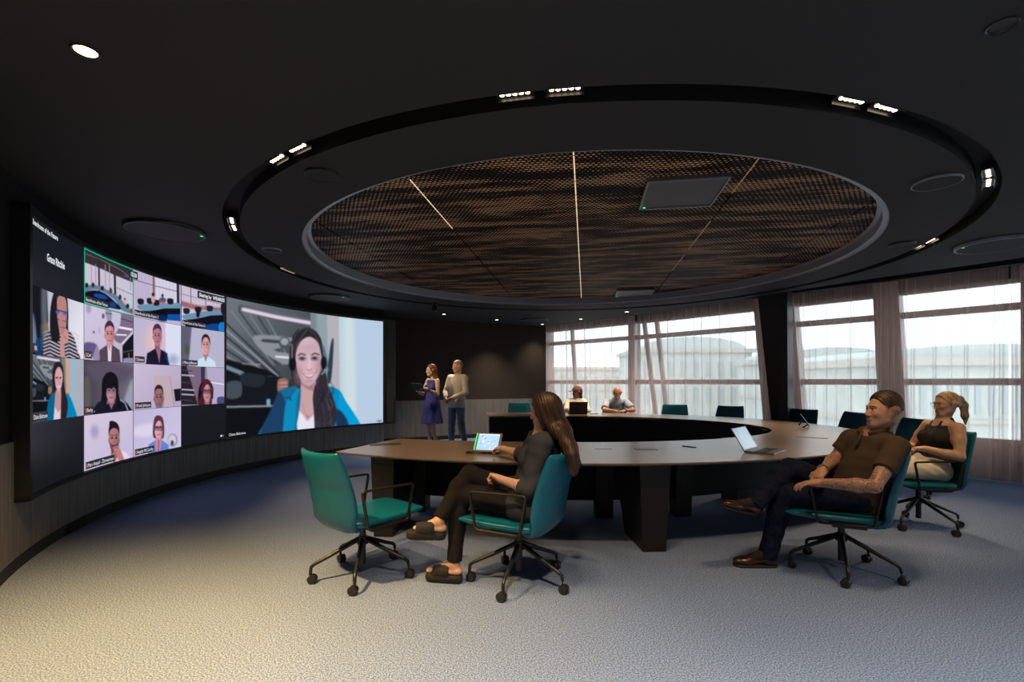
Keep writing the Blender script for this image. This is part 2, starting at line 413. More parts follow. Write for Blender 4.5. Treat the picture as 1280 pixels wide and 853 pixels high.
def downlight(px, py, r, desc, power, tilt=None, on=True, spot=100):
    c = on_ceiling(px, py); o = empty('downlight', c)
    tag(o, desc, 'light', 'round ceiling downlights')
    mb = MB(); G = []
    for rr, z in ((r * 1.22, -.004), (r * 1.18, -.007), (r, -.004), (r * .92, .02), (r * .9, .03)):
        G.append([Vector((rr * math.cos(2 * PI * k / 32), rr * math.sin(2 * PI * k / 32), z)) for k in range(32)])
    mb.grid(G, closed_u=True); mb.build('rim', M['black'], o, smooth=True)
    mb = MB(); mb.cyl((0, 0, -.001), (0, 0, .004), r * .93, r * .93, 32); mb.build('lens', M['led_warm'] if on else M['dark_plastic'], o)
    if power: lamp('downlight_spot', (c.x, c.y, c.z - .02), power, WARM if px < 200 else (1.0, .84, .64), spot=spot, blend=.9, size=.08, aim=tilt or (c.x, c.y, 0))
    return o
downlight(107, 64, .045, 'round lit downlight alone in the dark ceiling above the near left of the room', DOWN_W)
downlight(555, 393, .045, 'small lit downlight near the back wall, beside the ceiling camera', 300, at(548, 500, 10.0), spot=80)
downlight(621, 400, .045, 'small lit downlight above the middle of the back wall', 170, at(625, 500, 11.6), spot=90)
downlight(678, 405.5, .045, 'small lit downlight at the corner where back wall meets curtains', 70)
downlight(726, 399, .045, 'small lit downlight before the far curtains, left of two', 110)
downlight(783.5, 390, .045, 'small lit downlight before the far curtains, right of two', 110)
downlight(1252, 32, .045, 'unlit round downlight at the top right of the ceiling', 0, on=False)
for x_, y_, p_ in ((.1, 1.25, .60), (2.4, .6, .58), (-2.0, -.6, .4), (.4, -1.4, .2), (4.8, 1.6, .20)):   # the same lamps go on behind the photographer
    lamp('downlight_spot', (x_, y_, CEIL - .02), DOWN_W * p_, WARM if x_ < 0 else (1.0, .74, .48) if x_ < 2 else (1.0, .80, .58), spot=105, blend=.9, size=.08, aim=(x_, y_, 0))

def speaker(px, py, r, desc, ring=None, led=None, name='ceiling_speaker', cat='speaker', group='round ceiling speakers', low=.012):
    c = on_ceiling(px, py); o = empty(name, c); tag(o, desc, cat, group)
    mb = MB(); G = [[Vector((rr * math.cos(2 * PI * k / 48), rr * math.sin(2 * PI * k / 48), z)) for k in range(48)] for rr, z in ((r, 0), (r, -low), (r * .95, -low - .004), (r * .94, -low), (r * .93, 0))]
    mb.grid(G, closed_u=True); mb.build('rim', ring or M['black'], o, smooth=True)
    mb = MB(); mb.cyl((0, 0, 0), (0, 0, -low), r * .94, r * .94, 48); mb.build('grille', M['grille'] if not ring else M['ceiling'], o)
    if led:
        q = on_ceiling(*led) - c; mb = MB(); mb.cyl((q.x, q.y, -low), (q.x, q.y, -low - .004), .014, .012, 12); mb.build('indicator_light', M['led_green'], o)
    return o
speaker(402, 218, .115, 'dark round ceiling speaker inside the ring, near left')
speaker(1171, 227.5, .15, 'round ceiling speaker with thin pale rim inside the ring, near right', M['reveal'])
speaker(340, 312, .10, 'small round ceiling speaker with pale rim inside the ring, left side', M['reveal'])
speaker(1128, 305, .115, 'small round ceiling speaker inside the ring, right side')
speaker(660, 395, .13, 'small dark round ceiling speaker near the back of the ceiling')
speaker(207, 287, .33, 'large dark ceiling microphone with green light above the left half of the video wall', led=(252, 291.5), name='ceiling_microphone', cat='microphone', group='large round ceiling microphones', low=.03)
speaker(412, 371, .33, 'large dark ceiling microphone with green light above the right half of the video wall', led=(429, 369.5), name='ceiling_microphone', cat='microphone', group='large round ceiling microphones', low=.03)
speaker(1244, 304.5, .33, 'large round ceiling microphone with pale rim and green light near the right windows', M['reveal'], led=(1204, 306.5), name='ceiling_microphone', cat='microphone', group='large round ceiling microphones', low=.03)
speaker(668, 399.5, .33, 'large dark round ceiling microphone before the back corner', name='ceiling_microphone', cat='microphone', group='large round ceiling microphones', low=.03)
def mic_square(pts, desc, led):
    z = CEIL + .09; P = [onz(*p, z) for p in pts]; c = sum(P, Vector()) / 4
    w = ((P[1] - P[0]).length + (P[2] - P[3]).length) / 2; h = ((P[3] - P[0]).length + (P[2] - P[1]).length) / 2
    s_ = (w + h) / 2
    t = (P[1] - P[0]).normalized(); a = math.atan2(t.y, t.x)
    o = empty('array_microphone', c, -math.radians(8.7)); tag(o, desc, 'microphone', 'square array microphones under the bronze ceiling inset')
    MB().box((0, 0, .014), (.62, .62, .03)).build('body', M['mic_panel'], o, bevel=.004)
    mb = MB()
    for sx, sy, dx, dy in ((0, .305, .62, .012), (0, -.305, .62, .012), (.305, 0, .012, .62), (-.305, 0, .012, .62)): mb.box((sx, sy, -.003), (dx, dy, .012))
    mb.build('rim', M['silver'], o)
    MB().cyl((-.27, .27, -.002), (-.27, .27, -.006), .012, .011, 12).build('indicator_light', M['led_green'], o)
    o.rotation_euler.z = -math.radians(8.7)
    return o
mic_square([(797, 262), (899, 257), (908, 221), (806, 226)], 'square grey array microphone panel with green light, nearer one under the bronze ceiling', None)
mic_square([(768, 372), (812, 371), (818, 362), (772, 363)], 'square grey array microphone panel, farther one under the bronze ceiling', None)
o = empty('ceiling_camera', on_ceiling(543.5, 379)); tag(o, 'small black camera hanging under the ceiling above the standing man and woman', 'camera')
MB().cyl((0, 0, 0), (0, 0, -.03), .05, .05, 20).cyl((0, 0, -.03), (0, 0, -.06), .02, .02).build('mount', M['black'], o)
mb = MB(); mb.loft([((0, -.05, -.10), (1, 0, 0), (0, 0, 1), .03, .035, 3), ((0, -.045, -.10), (1, 0, 0), (0, 0, 1), .045, .05, 3), ((0, .05, -.10), (1, 0, 0), (0, 0, 1), .045, .05, 3)], 24); mb.build('body', M['black'], o, smooth=True, auto=40)
MB().cyl((0, -.052, -.10), (0, -.062, -.10), .024, .022, 20).build('lens', M['dark_plastic'], o)

# ------------------------------------------------------------------ window wall, piers, column, outside
def hit(path, px):
    s = (px - 640) / FPX
    for i in range(len(path) - 1):
        (x1, y1), (x2, y2) = path[i], path[i + 1]
        f1, f2 = x1 - s * y1, x2 - s * y2
        if f1 * f2 <= 0 and y1 > 0.1:
            t = f1 / (f1 - f2 + 1e-12); return i + t, Vector((x1 + (x2 - x1) * t, y1 + (y2 - y1) * t))
    return None
def path_at(path, s):
    i = min(int(s), len(path) - 2); t = s - i; a, b = path[i], path[i + 1]
    return Vector((a[0] + (b[0] - a[0]) * t, a[1] + (b[1] - a[1]) * t))
def sub_path(path, s0, s1): return [path_at(path, s0)] + [Vector(path[i]) for i in range(int(math.floor(s0)) + 1, int(math.ceil(s1)))] + [path_at(path, s1)]
def bar(path, z0, z1, th, name, m, parent=None):
    mb = MB(); out = offset([tuple(p) for p in path], th)
    for i in range(len(path) - 1):
        a, b, c, d = path[i], path[i + 1], out[i + 1], out[i]
        mb.hexa([(*a, z0), (*b, z0), (*c, z0), (*d, z0), (*a, z1), (*b, z1), (*c, z1), (*d, z1)])
    return mb.build(name, m, parent)
GLIN = GLASS
s_end = len(GLIN) - 1.0
bar([Vector(p) for p in GLIN], 0.0, 0.50, 0.25, 'wall_right', M['window_frame'])['kind'] = 'structure'
bar([Vector(p) for p in GLIN], 2.82, 3.32, 0.25, 'wall_right_top', M['plinth'])['kind'] = 'structure'
def glass_mat():
    m = bpy.data.materials.new('window glass'); m.use_nodes = True; nt = m.node_tree
    t = nt.nodes.new('ShaderNodeBsdfTransparent'); g_ = nt.nodes.new('ShaderNodeBsdfGlossy'); g_.inputs['Roughness'].default_value = 0.02
    t.inputs[0].default_value = (0.93, 0.97, 0.97, 1)
    mx = nt.nodes.new('ShaderNodeMixShader'); mx.inputs[0].default_value = 0.06
    nt.links.new(t.outputs[0], mx.inputs[1]); nt.links.new(g_.outputs[0], mx.inputs[2]); nt.links.new(mx.outputs[0], nt.nodes['Material Output'].inputs[0])
    return m
M['glass'] = glass_mat()
# pier: (top left px, top right px, bottom left px, bottom right px)
piers = [(655, 683, 655, 684), (786, 793, 786, 793), (940, 990, 958, 1008), (1090, 1121, 1101, 1137), (1276, 1330, 1276, 1330)]
S = []
for k, (a, b, c, d) in enumerate(piers):
    ss = [hit(GLIN, x) for x in (a, b, c, d)]
    ss = [s if s is not None else (0.0, Vector(GLIN[0])) for s in ss]
    S.append([s[0] for s in ss])
    P = [s[1] for s in ss]
    mb = MB(); tb = (P[3] - P[2]); n_ = Vector((-tb.y, tb.x)).normalized() * .26
    if n_.y < 0: n_ = -n_
    f_ = -n_ * .1
    mb.hexa([(*(P[2] + f_), 0), (*(P[3] + f_), 0), (*(P[3] + n_), 0), (*(P[2] + n_), 0), (*(P[0] + f_), 3.3), (*(P[1] + f_), 3.3), (*(P[1] + n_), 3.3), (*(P[0] + n_), 3.3)])
    struct(mb.build('trim_%d' % (7 + k), M['window_frame']))
spans = [(S[0][1], S[1][0]), (S[1][1], S[2][2]), (S[2][1] - .1, S[3][2]), (S[3][1], S[4][0]), (S[4][1], s_end)]
for k, (s0, s1) in enumerate(spans):
    w = struct(empty('window_%d' % (k + 1)))
    pth = sub_path(GLIN, s0 - .1, s1 + .1)
    pin = [Vector(p) for p in offset([tuple(p) for p in pth], .06)]
    for z0, z1 in ((0.50, 0.56), (1.325, 1.425), (2.385, 2.485), (2.76, 2.83)):
        bar(pin, z0, z1, .08, 'window_frame', M['window_frame'], w)
    pg = [Vector(p) for p in offset([tuple(p) for p in pth], .10)]
    mb = MB(); mb.grid([[(*p, .52) for p in pg], [(*p, 2.8) for p in pg]]); mb.build('pane', M['glass'], w)
# raked exterior struts seen through the curtains
for k, (xa, ya, xb, yb) in enumerate(((793, 395, 812, 510), (809, 395, 826, 510), (704, 400, 712, 520))):
    pa = hit(GLIN, xa)[1]; pb = hit(GLIN, xb)[1]; dd = Vector((.25, .22))
    mb = MB(); mb.cyl((*(pa + dd), 3.2), (*(pb + dd), .3), .06, .06, 12); st = mb.build('facade_strut', M['window_frame'], smooth=True, auto=40)
    tag(st, ['raked strut outside the glass, left of two behind the far curtains', 'raked strut outside the glass, right of two behind the far curtains', 'raked steel strut outside the glass near the back corner'][k], 'strut', 'raked struts outside the windows')
# dark leaning column inside the curtains
a, b, c, d = at(947, 370, 8.35), at(984, 370, 8.2), at(964.5, 535, 8.35), at(985, 535, 8.2)
mb = MB(); n_ = Vector((.28, .32))
lerpz = lambda p, q, z: Vector((p.x + (q.x - p.x) * (z - p.z) / (q.z - p.z), p.y + (q.y - p.y) * (z - p.z) / (q.z - p.z)))
bl, br, tl, tr = lerpz(a, c, 0), lerpz(b, d, 0), lerpz(a, c, CEIL + .3), lerpz(b, d, CEIL + .3)
mb.hexa([(*bl, 0), (*br, 0), (*(br + n_), 0), (*(bl + n_), 0), (*tl, CEIL + .3), (*tr, CEIL + .3), (*(tr + n_), CEIL + .3), (*(tl + n_), CEIL + .3)])
struct(mb.build('column', M['pier'], bevel=.012))

# curtains
def sheer_mat():
    m = bpy.data.materials.new('sheer dusty pink voile'); m.use_nodes = True; nt = m.node_tree; L = nt.links
    d = nt.nodes.new('ShaderNodeBsdfDiffuse'); d.inputs[0].default_value = (0.88, 0.70, 0.63, 1)
    tl = nt.nodes.new('ShaderNodeBsdfTranslucent'); tl.inputs[0].default_value = (0.46, 0.32, 0.28, 1)
    t = nt.nodes.new('ShaderNodeBsdfTransparent')
    mx = nt.nodes.new('ShaderNodeMixShader'); mx.inputs[0].default_value = 0.36; L.new(d.outputs[0], mx.inputs[1]); L.new(tl.outputs[0], mx.inputs[2])
    lw = nt.nodes.new('ShaderNodeLayerWeight'); lw.inputs['Blend'].default_value = 0.5
    mr = nt.nodes.new('ShaderNodeMapRange'); mr.inputs['To Min'].default_value = 0.44; mr.inputs['To Max'].default_value = 1.0
    L.new(lw.outputs['Facing'], mr.inputs['Value'])
    m2 = nt.nodes.new('ShaderNodeMixShader'); L.new(mr.outputs[0], m2.inputs[0]); L.new(t.outputs[0], m2.inputs[1]); L.new(mx.outputs[0], m2.inputs[2])
    L.new(m2.outputs[0], nt.nodes['Material Output'].inputs[0])
    return m
M['sheer'] = sheer_mat()
def curtain(px0, px1, desc, seed, dens=1.0, s1=None):
    h0 = hit(QS, px0); sa = h0[0] if h0 else 0.0
    sb = s1 if s1 is not None else hit(QS, px1)[0]
    pth = [tuple(p) for p in sub_path(QS, sa, sb)]
    L_ = [0.0]
    for i in range(len(pth) - 1): L_.append(L_[-1] + math.dist(pth[i], pth[i + 1]))
    tot = L_[-1]; rnd = random.Random(seed)
    n = int(tot / 0.012); xs = np.array([p[0] for p in pth]); ys = np.array([p[1] for p in pth])
    s = np.linspace(0, tot, n); X = np.interp(s, L_, xs); Y = np.interp(s, L_, ys)
    tx = np.gradient(X); ty = np.gradient(Y); ln = np.hypot(tx, ty); nx, ny = -ty / ln, tx / ln
    # irregular pleats
    kn = []; p = rnd.uniform(0, .1)
    while p < tot:
        kn.append((p, rnd.uniform(.9, 1.6), rnd.uniform(.010, .019), rnd.choice((-1, 1)))); p += rnd.uniform(.14, .30) / dens * (0.40 if (p < .35 or p > tot - .35) else 1)
    G = []
    for z, amp, k2 in ((.015, .050, .25), (.8, .046, .12), (1.6, .042, .0), (2.4, .036, 0), (2.93, .028, 0), (3.05, .022, 0)):
        w = .010 * np.sin(s * 9 + seed) + .006 * np.sin(s * 23 + z); sh = np.zeros(n)
        for p, a_, wd_, sg in kn:
            u_ = (s - p - .012 * math.sin(z * 1.3 + p * 9)) / wd_; w += amp * a_ * np.exp(-u_ * u_); sh += sg * .012 * np.exp(-u_ * u_ * .6)
        G.append([Vector((X[i] + nx[i] * w[i] + tx[i] / ln[i] * sh[i], Y[i] + ny[i] * w[i] + ty[i] / ln[i] * sh[i], z)) for i in range(n)])
    mb = MB(); mb.grid(G); o = mb.build('curtain', M['sheer'], smooth=True)
    tag(o, desc, 'curtain', 'sheer curtains along the windows')
S_END = len(QS) - 1.0
curtain(679, 794, 'sheer pleated beige curtain beside the back wall, behind the two men at the far table', 3, 1.15)
curtain(796.5, 968, 'sheer pleated beige curtain between the far gather and the dark leaning column', 5)
curtain(984, 1100, 'sheer pleated pink beige curtain just right of the dark leaning column', 8)
curtain(1102.5, 1261, 'sheer pleated pink beige curtain behind the blonde woman at the right', 11)
curtain(1264, 0, 'sheer pleated pink beige curtain at the right edge of the photo', 13, s1=S_END)

# city outside
M['stone1'] = mat('pale stone facade', (0.60, 0.61, 0.58), 0.9, var=.06, vscale=1.5)
M['stone2'] = mat('grey green roof metal', (0.60, 0.64, 0.62), 0.8)
M['stone3'] = mat('warm pale parapet', (0.58, 0.54, 0.50), 0.9)
M['outwin'] = mat('distant window glass', (0.46, 0.50, 0.50), 0.5)
def building(px0, px1, ytop, d, depth, desc, roof=None, m='stone1', rows=3, cols=10, rot=0.0):
    a, b = at(px0, ytop, d), at(px1, ytop, d); w = b.x - a.x; ztop = a.z; z0 = -14.0
    o = empty('building', ((a.x + b.x) / 2, d + depth / 2, z0), rot); tag(o, desc, 'building')
    H = ztop - z0
    MB().box((0, 0, H / 2), (w, depth, H)).build('wall', M[m], o)
    MB().box((0, 0, H + .15), (w + .8, depth + .8, .5)).box((0, 0, H - 3.6), (w + .4, depth + .4, .25)).build('cornice', M['stone3'], o)
    if roof:
        mb = MB(); G = []
        for k in range(17):
            t = PI * k / 16; G.append([Vector((-math.cos(t) * w / 2 * .94, -depth / 2 * .9, H + .4 + math.sin(t) * roof)), Vector((-math.cos(t) * w / 2 * .94, depth / 2 * .9, H + .4 + math.sin(t) * roof))])
        mb.grid(G); nv = len(mb.v); mb.f.append(tuple(range(0, nv, 2))); mb.f.append(tuple(range(nv - 1, 0, -2))); mb.mi += [0, 0]
        mb.build('roof', M['stone2'], o)
    for r_ in range(rows):
        mb = MB()
        for c_ in range(cols):
            mb.box((-w / 2 + (c_ + .5) * w / cols, -depth / 2 - .02, H - 2.2 - r_ * 3.4), (w / cols * .42, .1, 1.9))
        mb.build('window_row', M['outwin'], o)
building(680, 795, 462, 84, 12, 'pale stone building seen through the far left curtain', None, 'stone1', 3, 8)
building(800, 940, 440, 62, 12, 'pale building with curved green grey roof behind the far curtains', 1.6, 'stone1', 3, 9)
building(985, 1120, 452, 46, 10, 'pale building with low curved roof right of the dark column', 1.0, 'stone1', 3, 10)
building(1110, 1420, 455, 30, 12, 'long pale building outside the right windows', 0.9, 'stone1', 3, 18)
mb = MB(); poly_prism(mb, [(-60, 16), (120, 16), (120, 160), (-60, 160)], -14.2, -14)
struct(mb.build('ground_outside', M['stone1']))
tr = MB(); P = [(10.8, -2), (2.0, 15.2), (3.4, 16.8), (13.5, -1)]
poly_prism(tr, P, -.4, -.1); tr = tr.build('terrace', M['stone3']); struct(tr)
# ------------------------------------------------------------------ table
TC = (0.75, 6.92)
def outer_pt(t, z, d=0.0):
    c, s = math.cos(t), math.sin(t)
    a = 3.85 if c > 0 else (3.9 if s < 0 else 5.0); b = 3.17 if s < 0 else 3.13
    return Vector((TC[0] + (a + d) * c, TC[1] + (b + d) * s, z))
def inner_pt(t, z, d=0.0):
    c, s = math.cos(t), math.sin(t)
    a = 2.80 if c > 0 else (3.5 if s < 0 else 5.0); b = 1.86 if s < 0 else 2.08
    return Vector((TC[0] + (a + d) * c, TC[1] + .02 + (b + d) * s, z))
# parameter ranges: near tip -> right -> far tip
TZ = 0.74
def solve_t(fn, x, neg):
    lo, hi = (PI, 1.5 * PI) if neg else (PI / 2, PI)
    best = min((abs(fn(lo + (hi - lo) * k / 800, 0).x - x), lo + (hi - lo) * k / 800) for k in range(801)); return best[1]
to0 = solve_t(outer_pt, -1.60, True) - 2 * PI; ti0 = solve_t(inner_pt, -1.27, True) - 2 * PI
to1 = solve_t(outer_pt, -0.52, False); ti1 = solve_t(inner_pt, -0.42, False)
NT = 160
OP = [outer_pt(to0 + (to1 - to0) * k / NT, 0) for k in range(NT + 1)]
IP = [inner_pt(ti0 + (ti1 - ti0) * k / NT, 0) for k in range(NT + 1)]
table = empty('conference_table', (TC[0], TC[1], 0)); tag(table, 'large oval horseshoe conference table with brown top and black panels', 'table')
def tl(o): o.location = (-TC[0], -TC[1], 0); return o
mb = MB(); zc = Vector((0, 0, 1))
def row(P, z, off=0):
    if not off: return [Vector((p.x, p.y, z)) for p in P]
    q = offset([(p.x, p.y) for p in P], off); return [Vector((*p, z)) for p in q]
rows = [row(OP, TZ), row(OP, TZ - .008), row(OP, TZ - .012, .004), row(OP, TZ - .03, .05), row(IP, TZ - .03, -.05), row(IP, TZ - .012, -.004), row(IP, TZ - .008), row(IP, TZ), row(OP, TZ)]
mb.grid(rows)
for e in (0, NT):
    b0 = len(mb.v); mb.v += [tuple(r[e]) for r in rows[:-1]]; mb.f.append(tuple(range(b0, b0 + 8))); mb.mi.append(0)
tl(mb.build('tabletop', M['tabletop'], table))
# panel hanging near the inner edge, and closing panels at the two ends
def strip(P, z0, z1, th):
    mb = MB(); q = offset([(p.x, p.y) for p in P], th)
    for i in range(len(P) - 1):
        a, b, c, d = P[i], P[i + 1], q[i + 1], q[i]
        mb.hexa([(a.x, a.y, z0), (b.x, b.y, z0), (c[0], c[1], z0), (d[0], d[1], z0), (a.x, a.y, z1), (b.x, b.y, z1), (c[0], c[1], z1), (d[0], d[1], z1)])
    return mb
IPi = [Vector((*p, 0)) for p in offset([(p.x, p.y) for p in IP], -.03)]
tl(strip(IPi, 0.145, TZ - .032, -.03).build('modesty_panel', M['table_black'], table))
fa, fb = Vector((OP[-1].x + .05, OP[-1].y - .12, 0)), Vector((IP[-1].x + .04, IP[-1].y + .03, 0))
tl(strip([fa, fb], 0.0, TZ - .032, .04).build('end_panel', M['table_black'], table))
def fin(p_out, p_in, w, z_top_grow=.10, name='leg', m=None):
    """tapered slab leg from near the outer edge inward"""
    a, b = Vector(p_out), Vector(p_in); t = (b - a).normalized(); n = Vector((-t.y, t.x)); h = w / 2
    mb = MB(); g2 = z_top_grow
    bot = [a - n * h, a + n * h, b + n * h, b - n * h]; top = [a - n * (h + g2 * .35) - t * .02, a + n * (h + g2 * .35) - t * .02, b + n * (h + g2 * .35) + t * g2 * 3, b - n * (h + g2 * .35) + t * g2 * 3]
    mb.hexa([(*p, 0) for p in bot] + [(*p, TZ - .03) for p in top])
    return tl(mb.build(name, m or M['table_leg'], table, bevel=.004))
fin((1.15, 3.90), (1.12, 4.40), .19)
fin((-1.14, 4.28), (-1.10, 4.84), .17, .06)
fin((-1.00, 5.10), (-.98, 5.32), .17, .0)
fin((.93, 4.87), (.93, 5.0), .18, .0)
fin((1.75, 4.93), (1.73, 5.07), .17, .02)
fin((2.72, 5.6), (2.62, 5.8), .34, .0)
fin((3.6, 4.6), (3.3, 4.9), .19); fin((4.2, 6.6), (3.8, 6.7), .19); fin((3.6, 8.9), (3.3, 8.6), .19); fin((1.2, 9.75), (1.15, 9.3), .19)
M['hatch'] = mat('brown flush lid', (0.06, 0.043, 0.03), 0.45); M['hatch2'] = mat('grey flush lid', (0.15, 0.15, 0.14), 0.35)
def hatch(px, py, w, d, ang, m, lab=None):
    c = onz(px, py, TZ + .002); mb = MB(); R_ = Matrix.Rotation(ang, 3, 'Z'); mb.box((c.x, c.y, TZ + .0015), (w, d, .003), R_)
    o = tl(mb.build('cable_hatch', m, table))
    return o
hatch(482, 555.5, .30, .16, .25, M['hatch']); hatch(807, 561.5, .20, .13, 0, M['hatch2']); hatch(754, 561, .16, .06, 0, M['tabletop']); hatch(1015, 547, .30, .12, -.6, M['hatch2'])

# ------------------------------------------------------------------ swivel chair
def make_chair():
    r = empty('swivel_chair')
    # seat
    secs = []
    for x, hw, hv, zc_ in ((-.205, .19, .012, .425), (-.195, .215, .024, .425), (-.15, .238, .033, .425), (0, .245, .037, .423), (.15, .247, .033, .428), (.28, .243, .025, .437), (.345, .235, .017, .440), (.372, .222, .010, .441), (.380, .20, .004, .441)):
        secs.append(((x, 0, zc_), (0, 1, 0), (0, 0, 1), hw, hv, 4.0))
    MB().loft(secs, 48).build('seat', M['leather'], r, smooth=True, auto=60)
    # backrest: curved slab, slightly wrapped, bottom tucked under the seat
    prof = [(-.10, .385, .016, .17), (-.155, .382, .024, .205), (-.205, .397, .03, .235), (-.240, .435, .032, .252), (-.262, .50, .032, .262), (-.280, .58, .031, .266), (-.297, .655, .028, .265), (-.300, .668, .0255, .2635), (-.304, .681, .028, .263), (-.322, .75, .029, .257), (-.342, .82, .027, .248), (-.357, .876, .024, .240), (-.364, .898, .018, .232), (-.367, .908, .008, .224)]
    G = []; n = 56
    for i, (x, z, th, hw) in enumerate(prof):
        a = prof[max(i - 1, 0)]; b = prof[min(i + 1, len(prof) - 1)]; t = Vector((b[0] - a[0], 0, b[1] - a[1])).normalized(); nn = Vector((t.z, 0, -t.x))
        row_ = []
        for k in range(n):
            an = 2 * PI * k / n; ca, sa = math.cos(an), math.sin(an)
            y = math.copysign(abs(ca) ** (2 / 5.0), ca) * hw; w = math.copysign(abs(sa) ** (2 / 3.2), sa) * th
            wrap = .055 * min(1, max(0, (z - .36) / .15)) * (abs(y) / .26) ** 2.4
            row_.append(Vector((x, y, z)) + nn * (w + wrap))
        G.append(row_)
    mb = MB(); mb.grid(G, closed_u=True); mb.f += [tuple(range(n - 1, -1, -1)), tuple((len(G) - 1) * n + k for k in range(n))]; mb.mi += [0, 0]
    mb.build('backrest', M['leather'], r, smooth=True, auto=60)
    # seam piping along the middle break
    for s in (-1, 1):
        pts = []; cs = [(-.135, .402), (-.182, .658), (.232, .648), (.185, .402)]
        for i, c in enumerate(cs):
            p, q = cs[i - 1], cs[(i + 1) % 4]; c_ = Vector(c)
            d1 = (Vector(p) - c_).normalized(); d2 = (Vector(q) - c_).normalized(); rr = .026
            for k in range(6):
                t = k / 5; pt = (c_ + d1 * rr) * (1 - t) ** 2 + c_ * 2 * t * (1 - t) + (c_ + d2 * rr) * t * t
                pts.append((pt.x, s * .275, pt.y))
        MB().tube(pts, .0125, 10, True, flat=.75, up=Vector((0, 1, 0))).build('armrest', M['arm_metal'], r, smooth=True)
    mb = MB(); mb.box((.0, 0, .385), (.20, .54, .018)); mb.box((0, 0, .372), (.17, .13, .03)); mb.build('seat_frame', M['black'], r, bevel=.004)
    MB().cyl((0, 0, .075), (0, 0, .37), .022, .022, 20).cyl((0, 0, .22), (0, 0, .275), .038, .034, 20).build('gas_column', M['black'], r, smooth=True, auto=40)
    for k in range(5):
        a = k * 2 * PI / 5; u = Vector((math.cos(a), math.sin(a), 0))
        P = [u * .02 + Vector((0, 0, .258)), u * .10 + Vector((0, 0, .222)), u * .22 + Vector((0, 0, .168)), u * .315 + Vector((0, 0, .128)), u * .338 + Vector((0, 0, .112)), u * .343 + Vector((0, 0, .085)), u * .343 + Vector((0, 0, .05))]
        lg = MB().tube(P, [.017, .016, .0135, .012, .012, .011, .011], 12).build('leg', M['black'], r, smooth=True, auto=50)
        cst = MB(); yaw = a + 1.1 + k * 1.7; ax = Vector((math.cos(yaw), math.sin(yaw), 0)); c = u * .343 + Vector((-ax.y, ax.x, 0)) * .012 + Vector((0, 0, .0305))
        for s in (-1, 1):
            e0, e1 = c + ax * s * .004, c + ax * s * .023
            cst.cyl(e0, e1, .030, .0285, 24)
            cst.cyl(e1, e1 + ax * s * .002, .018, .012, 16)
        cst.cyl(c - ax * .006, c + ax * .006, .02, .02, 12)
        cst.build('caster', M['wheel'], lg, smooth=True, auto=40)
    return r
def copy_tree(o, parent=None):
    c = o.copy(); scene.collection.objects.link(c)
    if parent is not None: c.parent = parent
    for ch in list(o.children): copy_tree(ch, c)
    return c
proto = make_chair()
R = math.radians
# x, y, facing (deg), star phase in facing frame, label
CH_W, CH_M, CH_B = (0.05, 3.34, 153), (2.395, 3.52, 156), (3.88, 4.62, 176)
chairs = [((-1.065, 3.45, 50), 'empty teal leather swivel chair standing at the near left, facing the table tip'),
          (CH_W, 'teal leather swivel chair holding the long-haired woman at the tablet'),
          (CH_M, 'teal leather swivel chair holding the tattooed man in the olive polo shirt'),
          (CH_B, 'teal leather swivel chair holding the blonde woman in the black top'),
          ((4.75, 5.95, 190), 'teal chair mostly hidden between the tattooed man and the blonde woman'),
          ((4.90, 7.30, 186), 'teal leather swivel chair behind the face of the tattooed man, before the windows'),
          ((4.65, 8.05, 205), 'teal leather swivel chair at the far side of the table, behind the tablet stand'),
          ((3.98, 9.05, 228), 'teal chair at the far table edge, just left of the dark leaning column'),
          ((3.22, 9.60, 250), 'teal leather swivel chair at the far table edge, the one right of the bald man'),
          ((2.20, 10.30, 262), 'teal leather swivel chair under the bald man in the pale blue shirt'),
          ((1.38, 10.50, 268), 'teal leather swivel chair under the person in the brown cap'),
          ((.18, 10.55, 272), 'empty teal chair at the far left table end, before the back wall')]
star = {0: 207 - 50, 1: 180 - 153, 2: 170 - 156, 3: 209 - 176}
for i, ((x, y, a), lab) in enumerate(chairs):
    c = proto if i == 0 else copy_tree(proto)
    c.location = (x, y, 0); c.rotation_euler = (0, 0, R(a)); tag(c, lab, 'chair', 'teal swivel chairs around the conference table')
    for ch in c.children:
        if ch.name.startswith('leg'): ch.rotation_euler = (0, 0, R(star.get(i, i * 23)))
        if i == 1 and False: pass

# ------------------------------------------------------------------ things on the table
# foreground tablet on a stand
def fit_frame(o, origin, u, v):
    """orient an object: local X -> u, local Z -> v"""
    u = u.normalized(); n = u.cross(v).normalized(); v = n.cross(u) * -1 if False else v
    w = v - u * v.dot(u); w.normalize(); y = w.cross(u)
    mtx = Matrix((u, y, w)).transposed().to_4x4(); mtx.translation = origin; o.matrix_world = mtx
TABLET_D = 4.28
tb = empty('tablet', (0, 0, 0)); tag(tb, 'black tablet with bright app screen and green side light bar on a desk stand', 'tablet')
bl, brr, tl_, tr_ = at(593.5, 565, 4.20), at(617, 560, 4.13), at(582.5, 546, 4.32), at(613, 541.5, 4.25)
o0 = (bl + brr) / 2; uu = (brr - bl); w_ = .26; 
uu = Vector((.90, -.28, 0)).normalized()
upv = Vector((-.36, .46, .52)).normalized()
fit_frame(tb, Vector((-.225, 4.21, TZ + .024)), uu, upv)
MB().box((0, .006, .092), (.225, .010, .185)).build('case', M['dark_plastic'], tb, bevel=.003)
